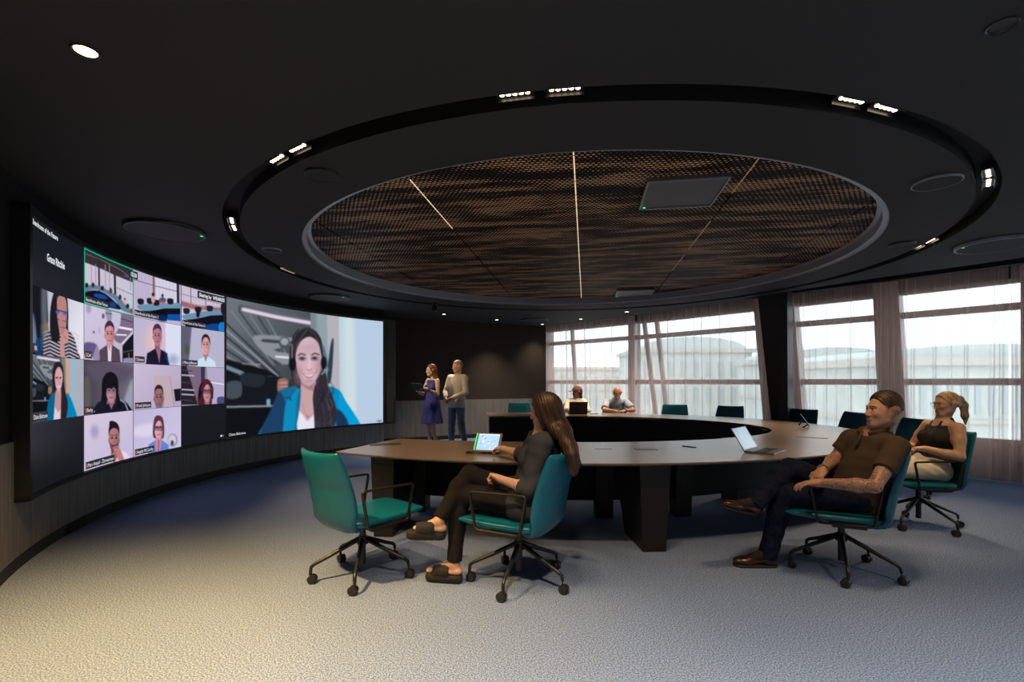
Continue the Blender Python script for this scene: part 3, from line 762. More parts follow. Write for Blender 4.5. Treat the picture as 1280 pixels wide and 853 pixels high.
def tablet_screen(parent, w, h, zc_, y, seed, style=0):
    nx_, ny_ = 64, 44; rr = random.Random(seed); cols = np.zeros((ny_ + 1, nx_ + 1, 3)); cols[:] = (.45, .62, .80)
    cols[-4:] = (.70, .80, .9); 
    for k in range(46):
        i, j = rr.randrange(4, nx_ - 6), rr.randrange(4, ny_ - 6); ww, hh = rr.choice([(2, 2), (4, 1), (3, 3), (5, 2)]); c = rr.choice([(.85, .92, 1), (.9, .95, 1), (.35, .7, .6), (.12, .2, .35), (.3, .45, .7), (.8, .9, .95)])
        cols[j:j + hh, i:i + ww] = c
    mb = MB(); G = [[Vector((-w / 2 + w * i / nx_, y, zc_ - h / 2 + h * j / ny_)) for i in range(nx_ + 1)] for j in range(ny_ + 1)]
    mb.grid(G); o = mb.build('display', M['scr'], parent); at_ = o.data.color_attributes.new('Col', 'FLOAT_COLOR', 'POINT')
    a = np.ones((len(o.data.vertices), 4), np.float32); a[:, :3] = cols.reshape(-1, 3); at_.data.foreach_set('color', a.ravel())
    return o
M['scr'] = attr_mat('lit display', emit=0.95)
tablet_screen(tb, .196, .155, .094, -.0005, 4)
M['green_bar'] = mat('green light bar', (0, .3, .1), emit=(0.0, 0.62, 0.12), estr=1.1)
MB().box((-.117, .004, .092), (.008, .014, .17)).build('light_bar', M['green_bar'], tb)
MB().box((.117, .004, .092), (.008, .014, .17)).build('light_bar', M['dark_plastic'], tb)
mb = MB(); mb.tube([(-.05, .02, .10), (-.05, .08, .02), (-.05, .09, -.0)], .008, 8); mb.tube([(.05, .02, .10), (.05, .08, .02), (.05, .09, 0)], .008, 8); mb.build('stand', M['black'], tb)
cab = MB(); cp = [Vector((-.37 + .03 * math.cos(t) , 4.24 + .05 * math.sin(t), TZ + .012 + .006 * t / 6)) for t in np.linspace(0, 6.0, 24)] + [Vector((-.335, 4.25, TZ + .03))]
cab.tube(cp, .006, 8); tag(cab.build('charging_cable', M['black'], smooth=True), 'black looped cable on the table behind the tablet', 'cable')

# laptop on the near strip
def make_laptop(name, loc, rz, w, d, h, lid_deg, body, lidm, disp):
    o = empty(name, loc, rz)
    MB().box((0, 0, .009), (w, d, .016)).build('base', body, o, bevel=.004)
    mb = MB()
    for r_ in range(5):
        for c_ in range(13): mb.box((-w * .42 + c_ * w * .07, .035 - r_ * .021, .018), (w * .058, .016, .003))
    mb.build('keyboard', M['dark_plastic'], o)
    MB().box((0, -d * .33, .0175), (w * .30, d * .24, .001)).build('touchpad', M['silver'], o)
    a = math.radians(lid_deg); u_ = Vector((0, math.sin(a), math.cos(a))); n_ = Vector((0, -math.cos(a), math.sin(a)))
    R_ = Matrix(((1, 0, 0), (0, math.cos(a), math.sin(a)), (0, -math.sin(a), math.cos(a))))
    c = Vector((0, d / 2, .014)) + u_ * (h / 2)
    MB().box(c, (w, .007, h), R_).build('lid', lidm, o, bevel=.002)
    if disp: 
        mb = MB(); cc = c + n_ * .0042
        mb.grid([[cc + Vector((sx * w * .47, 0, 0)) + u_ * (sz * h * .46) for sx in (-1, 1)] for sz in (-1, 1)]); mb.build('display', disp, o)
    MB().cyl((-w * .35, d / 2, .014), (w * .35, d / 2, .014), .006, .006, 10).build('hinge', body, o)
    return o
M['scr_blue'] = mat('pale blue display', (0.05, 0.05, 0.06), 0.15, col2=(.25, .32, .38), vscale=9, emit=(.42, .58, .70), estr=.50)
lc = at(951, 566, 4.52); 
lap = make_laptop('laptop', (2.29, 4.37, TZ), R(45), .35, .25, .225, 31, M['laptop'], M['laptop'], M['scr_blue'])
tag(lap, 'open silver laptop with pale blue screen before the tattooed man', 'laptop')
lap2 = make_laptop('laptop', (1.30, 9.62, TZ), R(180), .36, .24, .235, 12, M['dark_plastic'], M['dark_plastic'], M['scr_blue'])
tag(lap2, 'open dark laptop seen from behind before the person in the cap', 'laptop')
# small desk tablet on easel stand, right
t2 = empty('tablet', (0, 0, 0)); tag(t2, 'small dark tablet on a tilted easel stand on the right bend of the table', 'tablet')
fit_frame(t2, at(1012, 536.0, 6.72) , Vector((.50, .86, 0)), Vector((-.36, .20, .60)))
t2.location.z = TZ + .018
MB().box((0, 0, .10), (.24, .012, .19)).build('case', M['dark_plastic'], t2, bevel=.003)
mb = MB(); mb.box((.0, .05, .03), (.10, .10, .012)); mb.tube([(-.06, .0, .13), (-.06, .10, .08)], .008, 8); mb.tube([(.06, 0, .13), (.06, .10, .08)], .008, 8); mb.build('stand', M['black'], t2)
# phone on the far table
tag(MB().box((1.62, 9.58, TZ + .005), (.16, .08, .009), Matrix.Rotation(.3, 3, 'Z')).build('phone', M['dark_plastic'], bevel=.002), 'black phone lying beside the dark laptop', 'phone')
tag(MB().box((1.72, 4.70, TZ + .004), (.015, .14, .008), Matrix.Rotation(.75, 3, 'Z')).build('pen', M['dark_plastic'], bevel=.002), 'black pen lying on the grey hatch of the near table strip', 'pen')
# ------------------------------------------------------------------ curved video wall
SCR_R = 5.255; Z0, Z1 = 0.54, 2.62
def ang_of_px(px):
    s = (px - 640) / FPX                      # ray x = s*y ; circle (x-cx)^2+(y-cy)^2=R^2 ; far-left hit
    a = s * s + 1; b = -2 * (s * SC[0] + SC[1]); c = SC[0] ** 2 + SC[1] ** 2 - SCR_R ** 2
    D_ = math.sqrt(b * b - 4 * a * c); ys = [(-b - D_) / (2 * a), (-b + D_) / (2 * a)]
    y = ys[1] if px > 20 else ys[0]
    x = s * y
    return math.atan2(y - SC[1], x - SC[0]) % (2 * PI)
def ang_left(px):                              # smaller depth solution is outside the frame, keep the far one
    return ang_of_px(px)
def scr_pt(a, z, r=SCR_R): return Vector((SC[0] + r * math.cos(a), SC[1] + r * math.sin(a), z))
vw = empty('video_wall', (SC[0] - SCR_R, SC[1], 0)); tag(vw, 'large curved video wall showing a video call of many faces', 'screen')
def vl(o): o.location = (SC[0] * -1 + SCR_R, -SC[1], 0); return o
a_l, a_r = ang_of_px(36.8), ang_of_px(479)
def arc_box(a0, a1, z0, z1, r0, r1, n=60):
    mb = MB()
    for i in range(n):
        t0, t1 = a0 + (a1 - a0) * i / n, a0 + (a1 - a0) * (i + 1) / n
        mb.hexa([scr_pt(t0, z0, r0), scr_pt(t1, z0, r0), scr_pt(t1, z0, r1), scr_pt(t0, z0, r1), scr_pt(t0, z1, r0), scr_pt(t1, z1, r0), scr_pt(t1, z1, r1), scr_pt(t0, z1, r1)])
    return mb
fr = arc_box(a_l + .012, a_r - .052, Z1 + .004, Z1 + .045, 5.235, 5.335); fr2 = arc_box(a_l + .012, a_r - .052, Z0 - .035, Z0 - .004, 5.235, 5.335)
fr.add(fr2.v, fr2.f)
for t0, t1 in ((a_l + .012, a_l + .001), (a_r - .001, a_r - .052)):
    f3 = arc_box(t0, t1, Z0 - .035, Z1 + .045, 5.235, 5.335, 3); fr.add(f3.v, f3.f)
vl(fr.build('frame', M['frame_black'], vw))
vl(arc_box(a_r - .012, a_r - .040, Z0, Z1, 5.225, 5.236, 2).build('side_speaker', mat('dark brown speaker strip', (.02, .014, .01), .6), vw))
M['panel_off'] = mat('dark lit display background', (.01, .01, .012), .35, emit=(0.005, 0.0055, 0.0075), estr=1.0, spec=.12)
vl(arc_box(a_l, a_r, Z0, Z1, SCR_R + .001, 5.335, 90).build('display_panel', M['panel_off'], vw))
M['video'] = attr_mat('video image', emit=0.80)

class Paint:
    def __init__(s, X, Y): s.X, s.Y = X, Y; s.C = np.zeros(X.shape + (3,)); s.C[:] = 20
    def mix(s, m, col):
        m = np.clip(m, 0, 1)[..., None]; s.C = s.C * (1 - m) + np.array(col, float) * m
    def fill(s, col): s.C[:] = col
    def ell(s, cx, cy, rx, ry, col, soft=.7, rot=0, al=1.0):
        c, n = math.cos(math.radians(rot)), math.sin(math.radians(rot)); x = (s.X - cx) * c + (s.Y - cy) * n; y = -(s.X - cx) * n + (s.Y - cy) * c
        r = np.sqrt((x / rx) ** 2 + (y / ry) ** 2); s.mix(al * (.5 + (1 - r) * min(rx, ry) / soft / 1), col)
    def poly(s, pts, col, soft=.6, smooth=True, al=1.0):
        P = np.array(pts, float)
        if smooth:
            out = []; n = len(P)
            for i in range(n):
                p0, p1, p2, p3 = P[i - 1], P[i], P[(i + 1) % n], P[(i + 2) % n]
                for k in range(4):
                    t = k / 4; out.append(.5 * ((2 * p1) + (-p0 + p2) * t + (2 * p0 - 5 * p1 + 4 * p2 - p3) * t * t + (-p0 + 3 * p1 - 3 * p2 + p3) * t ** 3))
            P = np.array(out)
        m = (s.X > P[:, 0].min() - 2) & (s.X < P[:, 0].max() + 2) & (s.Y > P[:, 1].min() - 2) & (s.Y < P[:, 1].max() + 2)
        if not m.any(): return
        x, y = s.X[m], s.Y[m]; ins = np.zeros(x.shape, bool); dmin = np.full(x.shape, 1e9)
        for i in range(len(P)):
            (x1, y1), (x2, y2) = P[i - 1], P[i]
            if y1 != y2:
                cr = ((y1 > y) != (y2 > y)) & (x < (x2 - x1) * (y - y1) / (y2 - y1) + x1); ins ^= cr
            ex, ey = x2 - x1, y2 - y1; L = ex * ex + ey * ey + 1e-9; t = np.clip(((x - x1) * ex + (y - y1) * ey) / L, 0, 1)
            dmin = np.minimum(dmin, (x - x1 - t * ex) ** 2 + (y - y1 - t * ey) ** 2)
        d = np.sqrt(dmin) * np.where(ins, 1, -1); a = np.clip(.5 + d / soft, 0, 1) * al
        full = np.zeros(s.X.shape); full[m] = a; s.mix(full, col)
    def line(s, pts, w, col, soft=.5, al=1.0):
        d = np.full(s.X.shape, 1e9)
        for (x1, y1), (x2, y2) in zip(pts[:-1], pts[1:]):
            ex, ey = x2 - x1, y2 - y1; L = ex * ex + ey * ey + 1e-9; t = np.clip(((s.X - x1) * ex + (s.Y - y1) * ey) / L, 0, 1)
            d = np.minimum(d, (s.X - x1 - t * ex) ** 2 + (s.Y - y1 - t * ey) ** 2)
        s.mix((.5 + (w / 2 - np.sqrt(d)) / soft) * al, col)
    def grad(s, p0, p1, c0, c1, al=1.0):
        ex, ey = p1[0] - p0[0], p1[1] - p0[1]; t = np.clip(((s.X - p0[0]) * ex + (s.Y - p0[1]) * ey) / (ex * ex + ey * ey), 0, 1)[..., None]
        c = np.array(c0, float) * (1 - t) + np.array(c1, float) * t; s.C = s.C * (1 - al) + c * al
    def noise(s, amp, sx=1.1, sy=.9):
        s.C += (amp * (np.sin(s.X * sx * 2.1 + np.sin(s.Y * sy * 1.7) * 2) * np.sin(s.Y * sy * 2.7 + np.sin(s.X * sx) * 2)))[..., None]
    # a head-and-shoulders figure; (cx,cy) face centre, w/h face half sizes
    def bust(s, cx, cy, w, h, skin, hair, top, hairkind='short', sh_y=None, bottom=None, shw=3.0, tilt=0, shade=.78, collar=None, glasses=None, smile=False, beard=None, inner=None):
        bottom = bottom or cy + 4 * h; sh_y = sh_y or cy + 1.75 * h; sk2 = [c * shade for c in skin]
        if hairkind == 'long':
            s.poly([(cx - 1.15 * w, cy - .5 * h), (cx - .9 * w, cy - 1.3 * h), (cx, cy - 1.5 * h), (cx + w, cy - 1.25 * h), (cx + 1.35 * w, cy - .2 * h), (cx + 1.5 * w, cy + 1.2 * h), (cx + 1.4 * w, cy + 2.2 * h), (cx - 1.3 * w, cy + 2.1 * h), (cx - 1.45 * w, cy + .8 * h)], hair)
        elif hairkind == 'bob':
            s.poly([(cx - 1.35 * w, cy + .6 * h), (cx - 1.3 * w, cy - .4 * h), (cx - .9 * w, cy - 1.3 * h), (cx, cy - 1.5 * h), (cx + w, cy - 1.2 * h), (cx + 1.35 * w, cy - .2 * h), (cx + 1.3 * w, cy + .7 * h), (cx + .9 * w, cy + 1.0 * h), (cx - .9 * w, cy + .95 * h)], hair)
        s.poly([(cx - .45 * w, cy + .6 * h), (cx + .5 * w, cy + .6 * h), (cx + .6 * w, sh_y + .2 * h), (cx, sh_y + .7 * h), (cx - .6 * w, sh_y + .2 * h)], sk2)
        s.poly([(cx - shw * w, bottom), (cx - shw * .88 * w, sh_y + .45 * h), (cx - .9 * w, sh_y), (cx - .5 * w, sh_y - .12 * h), (cx, sh_y + .5 * h), (cx + .55 * w, sh_y - .12 * h), (cx + .95 * w, sh_y), (cx + shw * .88 * w, sh_y + .45 * h), (cx + shw * w, bottom), (cx, bottom + 3)], top, smooth=False)
        if inner: s.poly([(cx - .5 * w, sh_y - .1 * h), (cx + .55 * w, sh_y - .1 * h), (cx + .35 * w, bottom), (cx - .3 * w, bottom)], inner, smooth=False); s.poly([(cx - .3 * w, sh_y - .3 * h), (cx + .35 * w, sh_y - .3 * h), (cx, sh_y + .55 * h)], sk2, smooth=False)
        if collar: s.line([(cx - .5 * w, sh_y - .1 * h), (cx - .1 * w, bottom)], .3 * w, collar); s.line([(cx + .55 * w, sh_y - .1 * h), (cx + .1 * w, bottom)], .3 * w, collar)
        s.ell(cx - 1.0 * w, cy + .05 * h, .18 * w, .28 * h, sk2); s.ell(cx + 1.0 * w, cy + .05 * h, .18 * w, .28 * h, sk2)
        s.poly([(cx - w, cy - .5 * h), (cx - .7 * w, cy - 1.05 * h), (cx, cy - 1.2 * h), (cx + .7 * w, cy - 1.05 * h), (cx + w, cy - .5 * h), (cx + .97 * w, cy + .25 * h), (cx + .6 * w, cy + .85 * h), (cx, cy + 1.08 * h), (cx - .6 * w, cy + .85 * h), (cx - .97 * w, cy + .25 * h)], skin)
        s.ell(cx + .7 * w, cy + .2 * h, .4 * w, .8 * h, sk2, soft=2.5, al=.6)
        if hairkind == 'short': s.poly([(cx - 1.08 * w, cy - .25 * h), (cx - 1.1 * w, cy - .9 * h), (cx - .5 * w, cy - 1.4 * h), (cx + .4 * w, cy - 1.42 * h), (cx + 1.08 * w, cy - .9 * h), (cx + 1.05 * w, cy - .2 * h), (cx + .85 * w, cy - .75 * h), (cx, cy - .95 * h), (cx - .85 * w, cy - .72 * h)], hair)
        elif hairkind == 'buzz': s.poly([(cx - 1.0 * w, cy - .35 * h), (cx - .95 * w, cy - .9 * h), (cx - .4 * w, cy - 1.25 * h), (cx + .4 * w, cy - 1.25 * h), (cx + .95 * w, cy - .9 * h), (cx + 1.0 * w, cy - .3 * h), (cx + .7 * w, cy - .8 * h), (cx, cy - .92 * h), (cx - .7 * w, cy - .8 * h)], hair)
        elif hairkind in ('long', 'bob'):
            s.poly([(cx - 1.25 * w, cy + .8 * h), (cx - 1.2 * w, cy - .6 * h), (cx - .6 * w, cy - 1.4 * h), (cx + .5 * w, cy - 1.42 * h), (cx + 1.15 * w, cy - .8 * h), (cx + 1.25 * w, cy + .7 * h), (cx + .92 * w, cy + .2 * h), (cx + .75 * w, cy - .6 * h), (cx + .1 * w, cy - .95 * h), (cx - .7 * w, cy - .55 * h), (cx - .95 * w, cy + .2 * h)], hair)
        elif hairkind == 'bangs':
            s.poly([(cx - 1.3 * w, cy + 1.6 * h), (cx - 1.35 * w, cy - .4 * h), (cx - .8 * w, cy - 1.35 * h), (cx + .1 * w, cy - 1.6 * h), (cx + .95 * w, cy - 1.25 * h), (cx + 1.35 * w, cy - .3 * h), (cx + 1.3 * w, cy + 1.4 * h), (cx + .95 * w, cy + .8 * h), (cx + .9 * w, cy - .1 * h), (cx + .5 * w, cy - .45 * h), (cx, cy - .25 * h), (cx - .6 * w, cy - .35 * h), (cx - .95 * w, cy + .0 * h), (cx - .95 * w, cy + .9 * h)], hair)
        dk = [c * .35 for c in skin]
        for sg in (-1, 1):
            s.ell(cx + sg * .42 * w, cy - .12 * h, .22 * w, .09 * h, dk, soft=.6, al=.85); s.line([(cx + sg * .18 * w, cy - .34 * h), (cx + sg * .65 * w, cy - .36 * h)], .08 * h, dk, al=.6)
        s.line([(cx - .05 * w, cy - .1 * h), (cx - .12 * w, cy + .25 * h), (cx + .12 * w, cy + .28 * h)], .06 * h, sk2, al=.7)
        if smile: s.line([(cx - .38 * w, cy + .5 * h), (cx, cy + .64 * h), (cx + .38 * w, cy + .5 * h)], .13 * h, (225, 205, 205)); s.line([(cx - .42 * w, cy + .48 * h), (cx, cy + .7 * h), (cx + .42 * w, cy + .48 * h)], .05 * h, (150, 70, 75), al=.8)
        else: s.line([(cx - .3 * w, cy + .56 * h), (cx + .3 * w, cy + .56 * h)], .1 * h, (skin[0] * .7, skin[1] * .45, skin[2] * .5), al=.8)
        if beard: s.poly([(cx - .9 * w, cy + .3 * h), (cx - .4 * w, cy + .42 * h), (cx + .4 * w, cy + .42 * h), (cx + .9 * w, cy + .3 * h), (cx + .6 * w, cy + .95 * h), (cx, cy + 1.15 * h), (cx - .6 * w, cy + .95 * h)], beard, soft=1.2, al=.6)
        if glasses:
            for sg in (-1, 1):
                x0 = cx + sg * .45 * w; s.line([(x0 - .33 * w, cy - .28 * h), (x0 + .33 * w, cy - .28 * h), (x0 + .3 * w, cy + .1 * h), (x0 - .3 * w, cy + .1 * h), (x0 - .33 * w, cy - .28 * h)], .05 * h, glasses)
            s.line([(cx - w, cy - .22 * h), (cx + w, cy - .22 * h)], .05 * h, glasses, al=.8)

def lin(C): C = np.clip(C, 0, 255) / 255; return np.where(C <= .04045, C / 12.92, ((C + .055) / 1.055) ** 2.4)
def soften(C):
    D = np.pad(C, ((1, 1), (1, 1), (0, 0)), 'edge'); return (D[1:-1, 1:-1] * 2 + D[:-2, 1:-1] + D[2:, 1:-1] + D[1:-1, :-2] + D[1:-1, 2:]) / 6
def tile(px0, px1, r0, r1, painter, nx=110, nz=100, name='video_tile', label=None, blur=1):
    """rows counted in quarters from the top of the wall"""
    a0, a1 = ang_of_px(px0), ang_of_px(px1); zt, zb = Z1 - (Z1 - Z0) * r0 / 4, Z1 - (Z1 - Z0) * r1 / 4
    A = np.linspace(a0, a1, nx + 1)[None, :]; Z = np.linspace(zt, zb, nz + 1)[:, None]
    A, Z = np.broadcast_arrays(A, Z)
    x = SC[0] + SCR_R * np.cos(A); y = SC[1] + SCR_R * np.sin(A)
    PX = 640 + FPX * x / y; PY = HOR - FPX * (Z - EYE) / y
    # reference rows follow the photograph: pixel heights scale exactly, so paint in photo pixels
    P = Paint(PX, PY); painter(P); P.noise(1.5, 1.7, 1.3)
    for _ in range(blur): P.C = soften(P.C) 
    co = np.stack([SC[0] + (SCR_R - .002) * np.cos(A), SC[1] + (SCR_R - .002) * np.sin(A), Z], -1).reshape(-1, 3)
    me = bpy.data.meshes.new(name); W = nx + 1
    idx = np.arange(nx * nz); i, j = idx // nx, idx % nx; q = np.stack([i * W + j, (i + 1) * W + j, (i + 1) * W + j + 1, i * W + j + 1], -1)
    me.from_pydata(co.tolist(), [], q.tolist()); me.materials.append(M['video'])
    at_ = me.color_attributes.new('Col', 'FLOAT_COLOR', 'POINT'); a = np.ones((len(co), 4), np.float32); a[:, :3] = lin(P.C).reshape(-1, 3); at_.data.foreach_set('color', a.ravel())
    o = bpy.data.objects.new(name, me); link(o, vw); vl(o)
    if label: o['label'] = label
    return o
M['scr_text'] = mat('white screen lettering', (0, 0, 0), emit=(.60, .63, .66), estr=1.0)
M['caption_bg'] = mat('dark caption strip', (.01, .01, .01), emit=(.016, .015, .022), estr=1.0)
def screen_text(txt, px, py, h, parent=None, bold=False, maxw=None, bg=None, name='caption', squeeze=1.0):
    """lettering laid on the curved wall; (px,py) left baseline in the photo, h letter height in metres"""
    cu = bpy.data.curves.new('t', 'FONT'); cu.body = txt; cu.size = h * 1.4; cu.resolution_u = 2
    if bold: cu.offset = h * .035
    ob = bpy.data.objects.new('t', cu); scene.collection.objects.link(ob); dg = bpy.context.evaluated_depsgraph_get()
    me = bpy.data.meshes.new_from_object(ob.evaluated_get(dg)); bpy.data.objects.remove(ob); bpy.data.curves.remove(cu)
    a0 = ang_of_px(px); y = SC[1] + SCR_R * math.sin(a0); z0 = EYE - (py - HOR) / FPX * y
    co = np.array([v.co[:] for v in me.vertices]); co[:, 0] *= squeeze
    if len(co) == 0: return
    for v, c in zip(me.vertices, co):
        v.co = scr_pt(a0 - c[0] / SCR_R, z0 + c[1], SCR_R - .006)
    me.materials.clear(); me.materials.append(M['scr_text']); me.name = name
    o = bpy.data.objects.new(name, me); link(o, parent or vw); 
    if parent is None: vl(o)
    if bg is not None:
        w = co[:, 0].max()
        b = arc_box(a0 + bg / SCR_R, a0 - (w + .02) / SCR_R, z0 - h * .45, z0 + h * 1.45, SCR_R - .0045, SCR_R - .0035, 8).build('caption_strip', M['caption_bg'], parent or vw)
        if parent is None: vl(b)
    return o
def muted(P, x, y): P.ell(x, y, 1.0, 1.8, (190, 90, 90))

def office_ceiling(P, x0, x1, y0, y1):   # grey ducts ceiling and dark desks, of the headset woman
    w, h = x1 - x0, y1 - y0; f = lambda u, v: (x0 + u * w, y0 + v * h)
    P.grad(f(0, 0), f(.5, .5), (105, 112, 120), (62, 66, 72))
    for k in range(7): P.line([f(-.02, .06 + k * .055), f(.34 - k * .012, .50 + k * .012)], h * .012, (150 - k * 6, 160 - k * 6, 168 - k * 6) if k % 2 else (44, 50, 58))
    for k in range(5): P.line([f(.03 + k * .05, -.02), f(.30 + k * .03, .42)], h * .010, (52, 58, 64) if k % 2 else (120, 130, 138))
    P.poly([f(.18, .18), f(.42, .20), f(.42, .26), f(.30, .30), f(.42, .34), f(.38, .42), f(.22, .30)], (135, 140, 146)); P.poly([f(.24, .21), f(.40, .23), f(.40, .245), f(.24, .235)], (60, 64, 70))
    P.ell(*f(.37, .24), w * .035, h * .05, (70, 82, 90)); P.ell(*f(.37, .23), w * .025, h * .03, (150, 156, 162))
    P.poly([f(-.01, .50), f(.36, .52), f(.36, .82), f(-.01, .83)], (22, 25, 31), smooth=False)
    P.poly([f(-.01, .37), f(.25, .46), f(.33, .515), f(-.01, .50)], (18, 21, 26), smooth=False)
    P.line([f(.0, .44), f(.10, .49)], h * .035, (112, 134, 146)); P.poly([f(0, .57), f(.09, .56), f(.09, .68), f(0, .69)], (66, 76, 84)); P.poly([f(.10, .49), f(.24, .51), f(.22, .60), f(.10, .58)], (36, 42, 48))
    P.line([f(-.01, .765), f(.36, .755)], h * .014, (150, 158, 166)); P.poly([f(-.01, .775), f(.36, .765), f(.36, 1.02), f(-.01, 1.02)], (16, 18, 24), smooth=False)
    P.poly([f(.33, .54), f(.39, .54), f(.39, .63), f(.33, .65)], (150, 105, 95)); P.line([f(.34, .57), f(.385, .565)], h * .006, (225, 190, 170)); P.line([f(.34, .60), f(.385, .595)], h * .006, (215, 175, 160))
    P.poly([f(.40, .55), f(.46, .55), f(.46, .66), f(.40, .66)], (48, 52, 60))
    P.poly([f(.255, .70), f(.28, .70), f(.28, .76), f(.255, .76)], (120, 160, 190), smooth=False)

def paint_main(P):
    office_ceiling(P, 283, 479, 392, 545)
    # ceiling lamp
    P.line([(302, 386), (345, 396), (389, 405)], 9, (70, 72, 78)); P.line([(304, 387), (345, 396.5), (388, 404)], 4.4, (236, 222, 240), soft=1.5); P.line([(304, 387), (388, 404)], 7, (190, 180, 200), soft=4, al=.35)
    P.line([(345, 446), (362, 447.5)], 2.4, (228, 224, 232)); P.line([(303, 455), (325, 456)], 1.5, (150, 140, 150))
    # column and wall
    P.poly([(388, 375), (425, 375), (425, 560), (388, 560)], (118, 132, 138), smooth=False); P.poly([(396, 375), (414, 375), (412, 470), (400, 475)], (140, 158, 164), soft=6)
    P.poly([(408, 375), (424, 375), (427, 560), (412, 560)], (176, 172, 182), soft=1.5, smooth=False)
    P.poly([(423, 370), (490, 370), (490, 560), (426, 560)], (186, 206, 216), smooth=False)
    P.poly([(440, 370), (490, 370), (490, 560), (446, 560)], (180, 200, 222), soft=9, smooth=False); P.poly([(430, 380), (441, 380), (444, 540), (433, 540)], (200, 216, 222), soft=8)
    P.poly([(417, 425), (413, 432), (409, 468), (411, 480), (414.5, 470)], (44, 60, 70)); P.poly([(404, 432), (407, 440), (410, 455), (407, 462)], (70, 118, 130))
    # hair behind
    P.poly([(363, 462), (362, 440), (367, 424), (376, 413), (386, 410), (396, 416), (402, 428), (404, 450), (408, 470), (412, 490), (419, 510), (420, 525), (416, 545), (392, 550), (388, 520), (388, 490), (380, 480)], (46, 42, 50))
    # neck and chest
    P.poly([(375, 476), (393, 474), (395, 496), (396, 540), (372, 540), (372, 498)], (196, 158, 160)); P.poly([(376, 478), (392, 478), (391, 488), (383, 486)], (160, 120, 128), soft=3)
    P.poly([(372, 511), (380, 521), (384, 527), (390, 521), (395, 514), (396, 545), (366, 545)], (226, 222, 236), smooth=False)
    # blazer, left
    P.poly([(375, 482), (364, 484), (352, 487), (344, 500), (338, 515), (330, 530), (324, 548), (368, 545), (371, 530), (375, 505)], (24, 104, 146)); P.poly([(349, 489), (343, 502), (335, 520), (325, 548), (353, 546), (355, 520), (357, 505)], (28, 62, 98), soft=2.5)
    P.poly([(374, 484), (371, 500), (369, 530), (366, 546), (354, 546), (355, 520), (358, 502), (364, 496)], (14, 136, 184)); P.line([(357, 497), (364, 500), (361, 496)], 1.2, (12, 70, 104))
    # blazer, right
    P.poly([(410, 484), (424, 488), (431, 500), (440, 514), (450, 530), (452, 540), (402, 545), (404, 520), (409, 500)], (10, 134, 184)); P.poly([(424, 490), (431, 502), (443, 518), (452, 540), (432, 541), (428, 524), (423, 516)], (6, 152, 210), soft=2)
    P.poly([(421, 512), (431, 520), (436, 536), (424, 540), (420, 530)], (26, 52, 82), soft=2.5)
    # face
    P.poly([(369, 448), (369, 436), (373, 426), (380, 421), (390, 421), (397, 426), (402, 438), (402.5, 452), (400, 464), (395, 475), (388, 482), (383, 482), (377, 477), (371, 465)], (204, 172, 182)); P.ell(399, 458, 4, 14, (170, 135, 148), soft=4, al=.7)
    P.ell(380, 430, 8, 7, (212, 188, 200), soft=8, al=.6); P.ell(376, 460, 4, 4, (208, 158, 170), soft=5, al=.5); P.ell(396, 459, 3.5, 4, (198, 146, 160), soft=5, al=.5)
    # eyes, brows
    for ex, ey in ((377.5, 448.5), (393, 448.2)):
        P.ell(ex, ey, 5, 3.0, (112, 88, 108), soft=2.5, al=.75); P.ell(ex, ey, 3.4, 1.5, (66, 50, 66), soft=.8); P.ell(ex + .3, ey, 1.2, 1.2, (22, 18, 28)); P.line([(ex - 3.4, ey + .8), (ex + 3.4, ey + .6)], .5, (200, 180, 190), al=.5)
    P.line([(372.5, 444.5), (376, 442.2), (381.5, 443.8)], 1.3, (44, 34, 42)); P.line([(389.5, 443.6), (393.5, 441.8), (398.5, 443.6)], 1.3, (44, 34, 42))
    P.poly([(385.6, 446), (387.4, 447), (389.5, 460), (386.5, 463), (382.8, 461), (384.6, 456)], (218, 184, 194), soft=1.5); P.line([(383, 461.5), (386.5, 463.4), (390, 461)], .8, (150, 104, 116))
    P.poly([(379, 467), (386, 469), (394, 466), (391, 471), (386.5, 473), (382, 471.5)], (178, 116, 130)); P.poly([(380.6, 467.9), (386, 469.4), (392.6, 467.3), (390, 470), (386.5, 471), (383, 470.2)], (240, 232, 238), soft=.5)
    P.line([(376.5, 464), (378.5, 468.5)], .6, (158, 116, 130)); P.line([(395.5, 463), (394.8, 467)], .6, (150, 110, 122)); P.line([(383, 476), (389, 476)], .8, (176, 138, 150), soft=1)
    # hair front with parting
    P.poly([(364, 470), (363, 446), (366, 428), (373, 415), (384, 410.5), (394, 414), (401, 424), (404, 440), (404, 458), (402, 446), (398, 430), (391, 422.5), (384, 421.5), (376, 427), (370.5, 438), (369.5, 452), (372, 466), (376, 478), (374, 486), (367, 480)], (42, 37, 44)); P.line([(384, 412), (378, 420), (371, 432)], 1.0, (92, 84, 96), soft=1.5); P.line([(386, 412), (395, 420), (400, 432)], .8, (80, 74, 86), soft=1.5)
    # long wavy hair over the shoulder
    P.poly([(402, 464), (407, 474), (412, 486), (417, 500), (421, 514), (420, 526), (415, 537), (409, 543), (395, 546), (393, 530), (392, 512), (391, 498), (393, 484), (398, 474)], (48, 43, 52))
    rr = random.Random(2)
    for k in range(26):
        x = 394 + rr.random() * 20; y = 478 + rr.random() * 50; P.line([(x, y), (x + 1.5 + rr.random() * 3, y + 7), (x + rr.random() * 4 - 1, y + 14)], .7, rr.choice([(112, 108, 122), (88, 82, 96), (26, 22, 30)]), soft=.9, al=.7)
